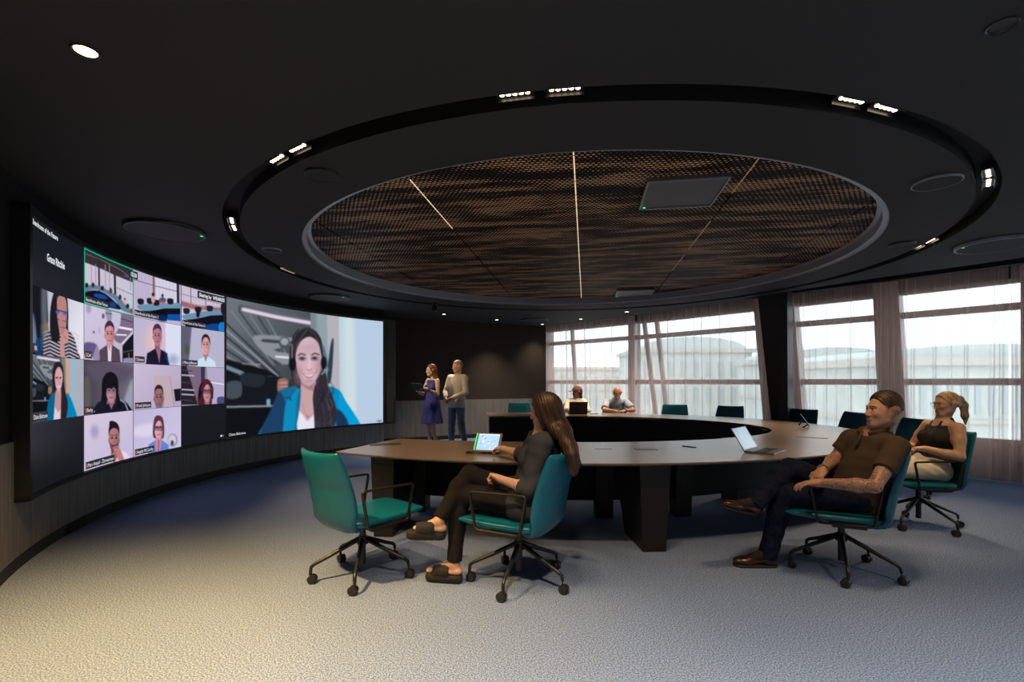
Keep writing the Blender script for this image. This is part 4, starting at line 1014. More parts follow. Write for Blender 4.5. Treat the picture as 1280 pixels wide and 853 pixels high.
    # headset
    P.ell(372, 470, 5, 12, (150, 112, 124), soft=6, al=.5); P.ell(385, 478, 9, 4, (176, 138, 150), soft=5, al=.5); P.ell(385, 434, 15, 5, (150, 120, 134), soft=8, al=.25); P.line([(363.5, 446), (363, 434), (367, 420), (373, 412)], 1.3, (24, 26, 34)); P.ell(365.5, 455, 4.6, 8.5, (20, 22, 30)); P.ell(404.5, 454, 3.6, 8.5, (22, 24, 32)); P.line([(406, 462), (405, 466), (402, 468)], 1.6, (150, 155, 170)); P.line([(365, 430), (365, 448)], .8, (200, 204, 214)); P.ell(409, 462, 1.6, 3, (120, 128, 142))
    P.line([(378, 505), (381, 515), (384, 521)], .5, (150, 120, 120)); P.ell(384.5, 521, .9, 1.2, (120, 90, 90))
    P.noise(2.2)
    P.ell(474, 526.5, 3.4, 1.2, (60, 66, 74)); P.line([(471, 526.5), (477, 526.3)], .8, (180, 190, 200))

def mini_main(P):
    office_ceiling(P, 38, 105, 442, 520)
    P.line([(47, 447), (73, 451)], 3, (226, 206, 226), soft=1.2)
    P.poly([(76, 430), (87, 430), (88, 530), (78, 530)], (120, 122, 116), smooth=False); P.poly([(81, 440), (87, 440), (88, 520), (83, 520)], (196, 160, 140), smooth=False); P.poly([(86, 430), (110, 430), (110, 530), (88, 530)], (168, 170, 184), smooth=False); P.poly([(88, 440), (94, 440), (94, 520), (90, 520)], (150, 178, 196), soft=3)
    P.poly([(66, 478), (65, 465), (68, 455), (73, 452), (78, 458), (79, 470), (81, 490), (84, 505), (82, 525), (76, 530), (73, 500), (69, 488)], (38, 30, 38))
    P.poly([(69, 492), (66, 492), (60, 502), (58, 528), (72, 528), (70, 500)], (10, 96, 140)); P.poly([(83, 492), (87, 496), (92, 508), (96, 525), (82, 527), (80, 510)], (4, 128, 180))
    P.poly([(70, 488), (76, 488), (76, 524), (68, 524), (68, 500)], (186, 142, 146)); P.poly([(68, 508), (72, 516), (75, 512), (75, 530), (66, 530)], (214, 204, 216), smooth=False)
    P.poly([(67.5, 472), (69, 461), (73, 458), (77, 462), (78, 474), (75.5, 487), (73, 491), (69.5, 484)], (206, 160, 166)); P.ell(70.6, 472.5, 1.5, 1.1, (70, 46, 58)); P.ell(75, 472.5, 1.3, 1.1, (70, 46, 58)); P.line([(70, 483), (73, 484.6), (76, 482.6)], .9, (236, 220, 224)); P.line([(72.6, 474), (73, 479)], .7, (170, 120, 126))
    P.poly([(66, 490), (65.5, 468), (69, 456), (74, 453), (78.5, 460), (79.3, 475), (77.7, 466), (74, 459), (70, 462), (68, 472), (69, 486)], (38, 30, 38)); P.ell(66.3, 475, 1.2, 4, (20, 18, 26))
    P.poly([(78, 478), (81, 490), (84.5, 505), (82, 524), (76, 528), (76, 505), (76.5, 490)], (42, 32, 40))

def t_striped(P):
    P.fill((214, 214, 226)); P.grad((60, 380), (105, 400), (188, 190, 204), (222, 222, 232))
    P.poly([(36, 335), (57, 345), (60, 400), (54, 450), (36, 450)], (22, 24, 34), smooth=False); P.poly([(52, 355), (58, 358), (59, 415), (54, 425), (51, 390)], (90, 96, 106), soft=4); P.poly([(38, 395), (42, 395), (46, 430), (42, 436), (38, 430)], (108, 120, 150), soft=3); P.ell(57, 412, 3, 7, (176, 130, 60), soft=3); P.poly([(45, 425), (52, 425), (52, 445), (45, 445)], (10, 60, 110), soft=2)
    P.poly([(63, 415), (62, 395), (65, 372), (70, 362), (78, 360), (83, 368), (85, 392), (85, 412), (90, 425), (70, 430)], (34, 30, 36))
    P.poly([(54, 446), (56, 424), (62, 414), (72, 420), (84, 414), (92, 422), (96, 438), (97, 450)], (34, 30, 40))
    for k in range(8): P.line([(54, 416 + k * 4.4), (62, 413 + k * 4.4), (74, 420 + k * 4.2), (86, 414 + k * 4.4), (98, 420 + k * 4.4)], 1.7, (204, 196, 208), soft=.7)
    P.poly([(54, 405), (61, 412), (55, 424), (52, 440), (50, 410)], (90, 96, 106), soft=3, al=.6)
    P.poly([(70.5, 388), (71, 374), (75, 369), (80, 371), (83, 380), (83, 400), (81, 414), (77, 419), (72, 412)], (178, 126, 128)); P.poly([(70, 375), (71, 395), (74, 425), (64, 424), (62, 400), (64, 378)], (30, 27, 33))
    P.ell(71.8, 390, 2.4, 2.6, (80, 88, 190), soft=1); P.ell(80.5, 392, 2.4, 2.6, (90, 92, 200), soft=1); P.line([(68, 387), (76, 389), (84, 391)], .9, (30, 24, 34)); P.line([(69, 399), (74, 400)], .7, (60, 40, 50)); P.line([(78, 401), (83, 402)], .7, (60, 40, 50)); P.line([(75, 409), (80, 410)], 1.0, (130, 70, 80))
    P.poly([(75, 424), (79, 416), (83, 411), (85.5, 420), (84, 428), (80, 432), (80.5, 446), (75.5, 446)], (196, 140, 134)); P.line([(79, 420), (83, 424)], .7, (150, 95, 95))
    P.ell(42, 437, 1, 2.5, (200, 150, 160)); 

def t_room(which):
    def f(P):
        if which == 0:
            g = lambda x, y: (100 + x / 6.88, 300 + y / 6.88); x1 = 456
            P.fill((196, 190, 208)); P.poly([g(30, 190), g(160, 240), g(300, 305), g(460, 370), g(460, 0), g(30, 0)], (60, 52, 60), smooth=False); P.poly([g(30, 30), g(460, 240), g(460, 340), g(30, 110)], (46, 44, 56), smooth=False)
            P.line([g(40, 115), g(200, 180), g(350, 260), g(425, 318), g(330, 300), g(160, 235), g(40, 190)], .8, (120, 116, 130)); P.poly([g(30, 135), g(160, 165), g(380, 300), g(300, 295), g(160, 235), g(30, 185)], (56, 46, 50))
            for x, y in ((110, 90), (200, 130)): P.line([g(x - 25, y - 8), g(x + 25, y + 10)], .9, (190, 190, 204))
            for x in (160, 297): P.line([g(x, 170 if x < 200 else 300), g(x + 4, 470)], 2.0 if x < 200 else 2.6, (40, 34, 42))
            for x in (95, 132, 215, 250, 430): P.line([g(x, 215), g(x + 3, 430)], .9, (160, 140, 154))
            P.line([g(300, 405), g(456, 475)], .7, (120, 104, 116)); P.poly([g(25, 400), g(140, 390), g(250, 440), g(340, 500), g(400, 570), g(456, 620), g(456, 640), g(350, 600), g(300, 520), g(180, 440), g(90, 430), g(25, 470)], (96, 122, 148)); P.poly([g(25, 465), g(100, 435), g(190, 450), g(280, 515), g(340, 600), g(25, 520)], (18, 20, 34)); P.ell(*g(175, 487), 9, 2.8, (22, 74, 150), rot=14); P.ell(*g(280, 560), 5, 4, (20, 60, 130), rot=30)
            for x, y, c in ((55, 390, (30, 24, 34)), (110, 388, (60, 34, 40)), (190, 415, (30, 30, 40)), (262, 440, (90, 50, 50)), (342, 495, (60, 40, 70)), (384, 530, (210, 170, 160)), (408, 570, (30, 28, 40)), (440, 610, (160, 60, 60))): P.ell(*g(x, y), 2.0, 3.0, c)
            for x, y in ((342, 478), (384, 508), (262, 420)): P.ell(*g(x, y), 1.0, 1.2, (60, 36, 40))
        elif which == 1:
            g = lambda x, y: (100 + x / 6.88, 300 + y / 6.88)
            P.fill((186, 176, 204)); P.poly([g(640, 300), g(840, 370), g(840, 560), g(640, 560)], (206, 204, 222), smooth=False); P.line([g(456, 340), g(640, 395), g(840, 445)], .9, (110, 90, 104)); P.line([g(632, 290), g(636, 520)], 2.6, (130, 90, 96)); P.line([g(840, 360), g(842, 560)], 3.0, (40, 30, 44))
            for k in range(12): P.line([g(470 + k * 30, 250), g(472 + k * 30, 520)], .5, (160, 150, 178), al=.5)
            P.poly([g(490, 565), g(640, 550), g(852, 545), g(860, 590), g(700, 590), g(580, 615), g(530, 610)], (108, 142, 168)); P.poly([g(530, 612), g(600, 612), g(720, 590), g(862, 590), g(862, 700), g(530, 640)], (14, 16, 30), smooth=False); P.poly([g(750, 640), g(862, 640), g(862, 700), g(750, 690)], (18, 78, 160), smooth=False); P.poly([g(670, 650), g(740, 655), g(740, 700), g(670, 690)], (10, 40, 90), soft=2)
            for x, y in ((520, 530), (600, 525), (655, 540), (775, 528)): P.poly([g(x - 24, y - 22), g(x + 24, y - 18), g(x + 22, y + 22), g(x - 20, y + 22)], (26, 28, 42))
            P.ell(*g(628, 510), 2.6, 5, (196, 160, 156)); P.ell(*g(627, 470), 1.7, 2.4, (50, 36, 40)); P.ell(*g(708, 520), 4.6, 3.6, (76, 82, 130)); P.ell(*g(710, 538), 4, 1.3, (196, 90, 70)); P.ell(*g(708, 480), 1.5, 2.2, (60, 44, 50))
        else:
            g = lambda x, y: (100 + x / 6.88, 300 + y / 6.88)
            P.fill((198, 190, 210)); P.line([g(850, 460), g(1240, 560)], .9, (150, 120, 130)); P.poly([g(850, 520), g(1000, 560), g(1240, 590), g(1240, 610), g(1000, 600), g(850, 560)], (150, 96, 100), soft=3)
            for x in (950, 1078): P.line([g(x, 420), g(x + 4, 590)], 1.4, (150, 118, 128))
            for k in range(12): P.line([g(860 + k * 32, 400), g(862 + k * 32, 600)], .5, (164, 150, 176), al=.5)
            P.poly([g(875, 655), g(960, 632), g(1100, 612), g(1240, 605), g(1240, 645), g(1080, 660), g(960, 690), g(910, 690)], (108, 140, 168)); P.poly([g(910, 690), g(1000, 678), g(1120, 652), g(1240, 645), g(1240, 800), g(900, 760)], (16, 18, 30), smooth=False); P.poly([g(1060, 745), g(1180, 720), g(1190, 790), g(1060, 790)], (14, 66, 140)); P.poly([g(1195, 720), g(1240, 715), g(1240, 800), g(1195, 790)], (30, 120, 200))
            for x, y in ((915, 612), (1015, 600), (1115, 590)): P.poly([g(x - 26, y - 22), g(x + 24, y - 18), g(x + 22, y + 20), g(x - 20, y + 22)], (30, 34, 48))
            P.poly([g(1005, 600), g(1030, 600), g(1025, 660), g(1000, 660)], (20, 22, 34)); P.poly([g(1210, 560), g(1242, 545), g(1242, 640), g(1215, 630)], (40, 26, 34))
    return f
def edge_line(pts, w, m, name):
    pass
def t_grey(P):   # man in grey jacket
    P.grad((105, 380), (160, 440), (206, 196, 220), (190, 178, 204)); g = lambda x, y: (100 + x / 9.47, 370 + y / 9.47)
    P.poly([g(500, 170), g(640, 215), g(640, 400), g(500, 560), g(400, 500), g(470, 350)], (120, 104, 130)); P.line([g(470, 375), g(612, 400)], 2.8, (236, 226, 240)); P.line([g(430, 460), g(545, 465)], 1.8, (240, 230, 244)); P.line([g(490, 270), g(640, 320)], 1.0, (60, 50, 70)); P.line([g(530, 205), g(640, 240)], 1.6, (210, 200, 224)); P.line([g(640, 410), g(500, 560)], 1.8, (220, 214, 230)); P.poly([g(640, 430), g(640, 780), g(500, 780), g(500, 590)], (24, 22, 34), smooth=False); P.line([g(575, 680), g(575, 740)], .8, (200, 130, 50)); P.line([g(500, 670), g(640, 640)], .6, (120, 120, 140)); P.poly([g(520, 740), g(640, 740), g(640, 790), g(520, 780)], (130, 136, 170))
    P.poly([g(300, 150), g(365, 160), g(370, 285), g(320, 290)], (150, 140, 168), soft=1.5); P.line([g(300, 205), g(372, 215)], .9, (60, 50, 80)); P.ell(*g(272, 240), 1.8, 3.2, (110, 86, 104)); P.ell(*g(100, 150), 3, 6, (160, 150, 186), soft=3); P.line([g(225, 380), g(225, 440)], 1.6, (170, 160, 190)); P.ell(*g(160, 430), 1, 1.6, (70, 60, 76)); P.poly([g(50, 560), g(190, 575), g(185, 720), g(50, 700)], (96, 84, 128), soft=2.5)
    P.bust(136.6, 419, 5.3, 12.2, (204, 140, 142), (64, 42, 56), (84, 66, 82), 'short', sh_y=432.5, bottom=456, shw=2.7, inner=(220, 206, 222)); P.poly([g(150, 745), g(160, 680), g(205, 580), g(230, 760)], (150, 132, 168), soft=1.5)
def t_dark(P):
    P.grad((166, 400), (226, 420), (184, 178, 204), (206, 180, 204)); P.ell(193, 425, 10, 16, (222, 186, 186), soft=9); P.poly([(206, 395), (230, 400), (230, 460), (207, 460)], (214, 216, 236), soft=1.2, smooth=False); P.ell(216, 450, 8, 8, (160, 170, 200), soft=5, al=.6)
    P.bust(196.3, 421, 4.8, 11, (180, 118, 140), (66, 46, 66), (26, 24, 46), 'short', sh_y=437, bottom=457, shw=3.0); P.poly([(195, 436), (201, 437), (199, 455)], (160, 100, 120), smooth=False); P.line([(206, 440), (211, 456)], 1.5, (24, 60, 120), soft=1.2)
def t_white(P):
    P.grad((226, 410), (280, 430), (110, 108, 128), (182, 178, 202)); P.poly([(240, 405), (282, 412), (282, 465), (234, 465)], (178, 176, 200), soft=1.5, smooth=False); P.poly([(225, 405), (239, 408), (235, 465), (225, 465)], (92, 92, 112), soft=2.5, smooth=False); P.ell(233.5, 437, 3, 6.5, (70, 84, 66), soft=3)
    P.bust(256.8, 432, 4.6, 11, (214, 156, 160), (52, 34, 38), (200, 218, 236), 'buzz', sh_y=447, bottom=461, shw=2.9, smile=True)
    P.poly([(252, 431), (252, 424), (254, 419.5), (258, 418.5), (262, 423), (262.5, 432), (261, 425), (257, 421.3), (253.5, 425)], (48, 32, 36))
def t_bangs(P):
    P.grad((105, 470), (166, 470), (70, 64, 78), (112, 106, 120)); P.poly([(106, 455), (166, 460), (150, 480), (120, 475)], (88, 80, 98), soft=9); P.poly([(166, 475), (166, 515), (158, 512), (155, 500)], (150, 152, 172), soft=5); P.poly([(105, 475), (112, 475), (112, 515), (105, 515)], (92, 86, 86), soft=4)
    P.poly([(117, 520), (121, 505), (132, 500), (150, 500), (160, 506), (163, 520)], (24, 24, 38)); P.line([(150, 500), (156, 504), (160, 514)], 1.5, (150, 160, 190)); P.ell(119, 515, 2.2, 1.5, (140, 160, 190))
    P.poly([(128, 512), (127, 490), (128, 474), (134, 466), (141, 466), (147, 474), (148, 492), (150, 512)], (22, 19, 28)); P.poly([(134, 500), (142, 500), (143, 512), (134, 512)], (140, 98, 108))
    P.bust(138.8, 490, 6.3, 13, (178, 132, 148), (24, 20, 28), (24, 24, 38), 'bangs', sh_y=506, bottom=520, shw=2.0, glasses=(120, 90, 104)); P.poly([(118, 520), (122, 507), (131, 503), (133, 520)], (26, 26, 40))
def t_low(P):
    P.grad((166, 460), (226, 510), (196, 184, 210), (176, 160, 184)); P.poly([(192, 470), (213, 470), (217, 509), (192, 509)], (190, 168, 176), soft=1.2, smooth=False); P.line([(212, 471), (217.5, 509)], .6, (140, 120, 140)); P.poly([(217, 487), (226, 486), (226, 501), (219, 502)], (26, 24, 34), smooth=False)
    P.bust(198.3, 498, 5.4, 13, (152, 104, 112), (48, 36, 44), (150, 100, 108), 'buzz', sh_y=530, bottom=540, shw=1.0, beard=(110, 90, 130))
def t_red(P):
    P.grad((226, 460), (280, 500), (110, 98, 120), (178, 172, 200)); P.poly([(225, 457), (233, 458), (248, 506), (225, 506)], (38, 32, 44), smooth=False); P.poly([(233, 458), (252, 459), (249, 506), (247, 506)], (120, 100, 122), soft=1.5, smooth=False)
    for y in (469, 487, 493): P.line([(226, y), (242, y + 1)], 2.0, (170, 160, 182))
    for y in (463, 478, 500): P.line([(226, y), (240, y + 1)], 1.2, (70, 60, 82))
    P.poly([(251, 458), (256, 458), (256, 480), (251, 480)], (58, 52, 72), smooth=False); P.poly([(258, 459), (281, 459), (281, 506), (262, 506)], (174, 166, 196), smooth=False); P.line([(262, 478), (281, 481)], 1.2, (232, 230, 244)); P.poly([(272, 497), (281, 497), (281, 506), (272, 506)], (70, 74, 120))
    P.poly([(248, 506), (248, 488), (252, 478), (258, 474), (264, 480), (265, 500), (262, 508)], (70, 30, 42)); P.bust(258.5, 491, 4.8, 11, (190, 136, 148), (80, 32, 44), (70, 50, 60), 'bob', sh_y=506, bottom=520, shw=1.6, glasses=(60, 40, 54)); P.line([(249.5, 498), (249, 486), (252, 479)], 1.6, (22, 18, 28)); P.line([(265.5, 498), (266, 486), (264, 480)], 1.3, (28, 20, 34)); P.ell(250, 492, 1.8, 5, (20, 18, 26))
def t_chin(P):
    P.grad((105, 520), (166, 580), (208, 196, 214), (188, 180, 214)); P.ell(118, 540, 5, 8, (164, 156, 198), soft=5); P.ell(150, 525, 14, 10, (200, 190, 214), soft=8); g = lambda x, y: (100 + x / 9.47, 505 + y / 9.47)
    P.poly([g(230, 700), g(260, 630), g(340, 600), g(480, 560), g(560, 600), g(590, 650), g(600, 720)], (206, 186, 208)); P.poly([g(480, 560), g(545, 580), g(585, 640), g(520, 650)], (222, 210, 230), soft=1.5)
    P.bust(142.3, 549.5, 6.0, 15, (176, 116, 116), (32, 26, 36), (206, 186, 208), 'short', sh_y=574, bottom=594, shw=.9, beard=(58, 36, 44))
    P.poly([g(350, 210), g(390, 205), g(440, 235), g(462, 290), g(455, 335), g(440, 285), g(400, 280), g(360, 292), g(345, 330), g(343, 270)], (30, 24, 34))
    P.poly([g(380, 520), g(430, 500), g(460, 515), g(500, 600), g(515, 660), g(460, 670), g(420, 600), g(400, 690), g(365, 650), g(400, 560)], (186, 122, 122)); P.line([g(385, 530), g(430, 515), g(450, 530)], .7, (120, 70, 80)); P.line([g(425, 560), g(400, 620)], .7, (120, 70, 80))
def t_blue(P):
    P.grad((166, 520), (226, 570), (188, 180, 214), (200, 194, 222)); P.poly([(168, 535), (190, 530), (190, 545), (168, 545)], (214, 206, 230), soft=6); g = lambda x, y: (100 + x / 9.47, 505 + y / 9.47)
    P.ell(*g(1095, 430), 6.0, 8.2, (140, 140, 166), soft=1.2); P.ell(*g(1090, 430), 4.8, 6.8, (200, 198, 216), soft=1.2); P.ell(*g(1090, 465), 2.0, 3.4, (70, 70, 86), soft=1)
    P.bust(198, 537, 5.2, 11.6, (214, 160, 176), (92, 50, 66), (96, 128, 206), 'bob', sh_y=551, bottom=572, shw=2.7, glasses=(50, 30, 46), smile=False); P.poly([g(890, 430), g(960, 420), g(945, 560), g(905, 580)], (196, 130, 150)); P.line([g(930, 430), g(925, 560)], .6, (60, 40, 60))

cols_px = [37.5, 104.6, 166.4, 226.4, 280.5]
grid_tiles = {(0, 1): t_room(0), (0, 2): t_room(1), (0, 3): t_room(2), (1, 0): t_striped, (1, 1): t_grey, (1, 2): t_dark, (1, 3): t_white, (2, 0): mini_main, (2, 1): t_bangs, (2, 2): t_low, (2, 3): t_red, (3, 1): t_chin, (3, 2): t_blue}
tile_label = {(0, 1): 'video tile of the meeting room with green border', (0, 2): 'video tile of table and two seated people', (0, 3): 'video tile of table and empty chairs', (1, 0): 'video tile of a person in a striped top', (1, 1): 'video tile of a person in a grey jacket', (1, 2): 'video tile of a person in a dark shirt',
              (1, 3): 'video tile of a smiling person in white', (2, 0): 'small video tile of the person in the blue blazer', (2, 1): 'video tile of a person with dark fringe', (2, 2): 'video tile of a person low in the picture', (2, 3): 'video tile of a person with red hair and headset', (3, 1): 'video tile of a person resting chin on hand', (3, 2): 'video tile of a person in blue with glasses'}
TL = {}
for (r_, c_), f in grid_tiles.items():
    TL[(r_, c_)] = tile(cols_px[c_] + (.35 if c_ else 0), cols_px[c_ + 1] - .35, r_ + .004, r_ + .996, f, 96, 96, label=tile_label[(r_, c_)])
M['grace'] = mat('dark video tile', (0, 0, 0), emit=(.0065, .0075, .012), estr=1.0, spec=.1)
ga, gb = ang_of_px(38), ang_of_px(104.2)
gt = vl(arc_box(ga, gb, Z1 - (Z1 - Z0) / 4 + .003, Z1 - .003, SCR_R - .002, SCR_R - .001, 12).build('video_tile', M['grace'], vw)); gt['label'] = 'dark video tile with a white name'
# the speaker view: hair, face and blazer
mainv = tile(283, 478.7, .0, 4.0, paint_main, 330, 240, name='main_video', blur=4, label='large video picture of a smiling person in blue blazer and headset')
# green border of the active tile
M['green_line'] = mat('green active border', (0, 0, 0), emit=(.0, .33, .15), estr=1.0)
a0, a1 = ang_of_px(104.7), ang_of_px(166.2); q = (Z1 - Z0) / 4
gl = arc_box(a0, a1, Z1 - .012, Z1 - .001, SCR_R - .005, SCR_R - .003, 10)
for ar in (arc_box(a0, a1, Z1 - q, Z1 - q + .011, SCR_R - .005, SCR_R - .003, 10), arc_box(a0, a0 - .0022, Z1 - q, Z1, SCR_R - .005, SCR_R - .003, 1), arc_box(a1 + .0022, a1, Z1 - q, Z1, SCR_R - .005, SCR_R - .003, 1)): gl.add(ar.v, ar.f)
vl(gl.build('tile_border', M['green_line'], vw))
def zrow(r, up_): return None
def put(txt, px, r, dz, h, **k):
    """text with baseline dz metres above the bottom of row r (quarters from the top)"""
    a = ang_of_px(px); y = SC[1] + SCR_R * math.sin(a); z = Z1 - q * r + dz; return screen_text(txt, px, HOR - FPX * (z - EYE) / y, h, **k)
put('Boardroom of the Future', 39.3, 0, -.072, .040, bold=True, squeeze=.86)
put('Grace Ritchie', 57.5, 1, .235, .062, bold=True, squeeze=.70)
put('Boardroom of the Future', 106.5, 1, .03, .034, bg=.008, squeeze=.8)
put('Boardroom of the Future 1', 168.5, 1, .03, .034, bg=.008, squeeze=.8)
put('Boardroom of the Future 2', 228.0, 1, .03, .034, bg=.008, squeeze=.8)
put('15:20', 162.5, 0, -.085, .045, bg=.03, bold=True, squeeze=.8)
put('Sharing by  WEAREIS', 248.5, 0, -.085, .050, bg=.03, bold=True, squeeze=.80)
for txt, px, r_ in (('RK', 42, 2), ('Carl', 108, 2), ('Simona', 170.5, 2), ('Mina Jefferson', 229.5, 2), ('Chiara Beltrame', 40.5, 3), ('Becky', 108, 3), ('Frank Johnson', 170.5, 3), ('Marc Anapol - Zimmerman', 109, 4), ('Angela McCarthy', 170.5, 4)):
    put(txt, px, r_, .03, .036, bg=.035 if txt[0] != 'C' or txt == 'Carl' else .01, squeeze=.84)
    if txt not in ('Chiara Beltrame', 'RK'):
        a = ang_of_px(px); z = Z1 - q * r_ + .03; vl(arc_box(a + .026 / SCR_R, a + .012 / SCR_R, z - .004, z + .036, SCR_R - .007, SCR_R - .006, 1).build('muted_mark', mat('red muted mark', (0, 0, 0), emit=(.55, .10, .10), estr=1) if 'red muted mark' not in bpy.data.materials else bpy.data.materials['red muted mark'], vw))
put('\u25CF 1', 275, 4, .04, .03, squeeze=.9)
put('Chiara Beltrame', 285.5, 4, .035, .04, squeeze=.9)
# ------------------------------------------------------------------ organic bodies: blended capsules meshed as one surface
def V3(*a): return np.array(a, float)
def vec(p): return np.array([p[0], p[1], p[2]], float)
def unit(v): v = np.asarray(v, float); return v / (np.linalg.norm(v) + 1e-9)
def smin(a, b, k):
    if k <= 0: return np.minimum(a, b)
    h = np.maximum(k - np.abs(a - b), 0) / k; return np.minimum(a, b) - h * h * k * .25
class Cap:
    def __init__(s, a, b, ra, rb=None, fa=False, fb=False, sq=None):
        s.a, s.b, s.ra, s.rb = vec(a), vec(b), ra, ra if rb is None else rb; s.fa, s.fb, s.sq = fa, fb, sq
    def box(s): r = max(s.ra, s.rb) * (s.sq[1] if s.sq else 1); r = max(r, s.ra, s.rb); return np.minimum(s.a, s.b) - r, np.maximum(s.a, s.b) + r
    def ev(s, X, Y, Z):
        ab = s.b - s.a; L = ab @ ab + 1e-12; x, y, z = X - s.a[0], Y - s.a[1], Z - s.a[2]
        t = (x * ab[0] + y * ab[1] + z * ab[2]) / L; h = np.clip(t, 0, 1)
        dx, dy, dz = x - h * ab[0], y - h * ab[1], z - h * ab[2]
        if s.sq:                                   # flatten across direction n: (n, factor>1 widens everything but n)
            n, f = s.sq; n = unit(n); c = dx * n[0] + dy * n[1] + dz * n[2]
            d2 = (dx - c * n[0]) ** 2 + (dy - c * n[1]) ** 2 + (dz - c * n[2]) ** 2; d = np.sqrt(d2 / f ** 2 + c * c)
        else: d = np.sqrt(dx * dx + dy * dy + dz * dz)
        d = d - (s.ra + (s.rb - s.ra) * h); Ln = math.sqrt(L)
        if s.fa: d = np.maximum(d, -t * Ln)
        if s.fb: d = np.maximum(d, (t - 1) * Ln)
        return d
class Ell:
    def __init__(s, c, r, ax=None):
        s.c = vec(c); s.r = np.array(r, float); s.ax = np.eye(3) if ax is None else np.array([unit(a) for a in ax])
    def box(s): e = np.sqrt(((s.ax * s.r[:, None]) ** 2).sum(0)); return s.c - e, s.c + e
    def ev(s, X, Y, Z):
        x, y, z = X - s.c[0], Y - s.c[1], Z - s.c[2]; k0 = 0; k1 = 0
        for a, r in zip(s.ax, s.r):
            q = x * a[0] + y * a[1] + z * a[2]; k0 = k0 + (q / r) ** 2; k1 = k1 + (q / r ** 2) ** 2
        k0 = np.sqrt(k0); k1 = np.sqrt(k1) + 1e-9; return k0 * (k0 - 1) / k1
def rbox(c, h, ax, r=.005):
    e = Ell(c, h, ax); e.rr = r
    def ev(X, Y, Z):
        x, y, z = X - e.c[0], Y - e.c[1], Z - e.c[2]; q = [np.abs(x * a[0] + y * a[1] + z * a[2]) - (hh - r) for a, hh in zip(e.ax, e.r)]
        o = np.sqrt(sum(np.maximum(k, 0) ** 2 for k in q)) + np.minimum(np.maximum(np.maximum(q[0], q[1]), q[2]), 0); return o - r
    e.ev = ev
    def bx(): ex = np.abs(e.ax * e.r[:, None]).sum(0); return e.c - ex, e.c + ex
    e.box = bx; return e
class Field:
    """groups of primitives; each group blends inside with ki and joins the rest with ko; subs carve; cuts are half spaces applied to a group"""
    def __init__(s): s.g = []
    def add(s, prims, ki=.02, ko=.01, cuts=(), sub=False): s.g.append((list(prims), ki, ko, list(cuts), sub)); return s
    def mesh(s, name, h, m, parent=None, paint=None, shift=(0, 0, 0), noise=None, relax=1):
        pr = [p for g in s.g if not g[4] for p in g[0]]
        lo = np.min([p.box()[0] for p in pr], 0) - 3 * h - .01; hi = np.max([p.box()[1] for p in pr], 0) + 3 * h + .01
        n = np.ceil((hi - lo) / h).astype(int) + 1; ax = [lo[i] + h * np.arange(n[i]) for i in range(3)]
        D = np.full(tuple(n), .3, np.float32)
        for prims, ki, ko, cuts, sub in s.g:
            bl = np.min([p.box()[0] for p in prims], 0) - 2 * h - ki - ko; bh = np.max([p.box()[1] for p in prims], 0) + 2 * h + ki + ko
            i0 = np.clip(((bl - lo) / h).astype(int), 0, n); i1 = np.clip(((bh - lo) / h).astype(int) + 2, 0, n)
            if (i1 <= i0).any(): continue
            G = np.full(tuple(i1 - i0), .3, np.float32)
            for p in prims:
                pl, ph = p.box(); j0 = np.clip(((pl - 2 * h - ki - ko - lo) / h).astype(int), i0, i1); j1 = np.clip(((ph + 2 * h + ki + ko - lo) / h).astype(int) + 2, i0, i1)
                if (j1 <= j0).any(): continue
                X, Y, Z = ax[0][j0[0]:j1[0], None, None], ax[1][None, j0[1]:j1[1], None], ax[2][None, None, j0[2]:j1[2]]
                sl = tuple(slice(a - c, b - c) for a, b, c in zip(j0, j1, i0)); G[sl] = smin(G[sl], p.ev(X, Y, Z), ki)
            if cuts:
                X, Y, Z = ax[0][i0[0]:i1[0], None, None], ax[1][None, i0[1]:i1[1], None], ax[2][None, None, i0[2]:i1[2]]
                for p, nn in cuts: nn = unit(nn); p = vec(p); G = np.maximum(G, (X - p[0]) * nn[0] + (Y - p[1]) * nn[1] + (Z - p[2]) * nn[2])
            sl = tuple(slice(a, b) for a, b in zip(i0, i1))
            D[sl] = -smin(-D[sl], G, ko) if sub else smin(D[sl], G, ko)
        return self_nets(name, D, lo, h, m, parent, paint, shift, noise, relax)
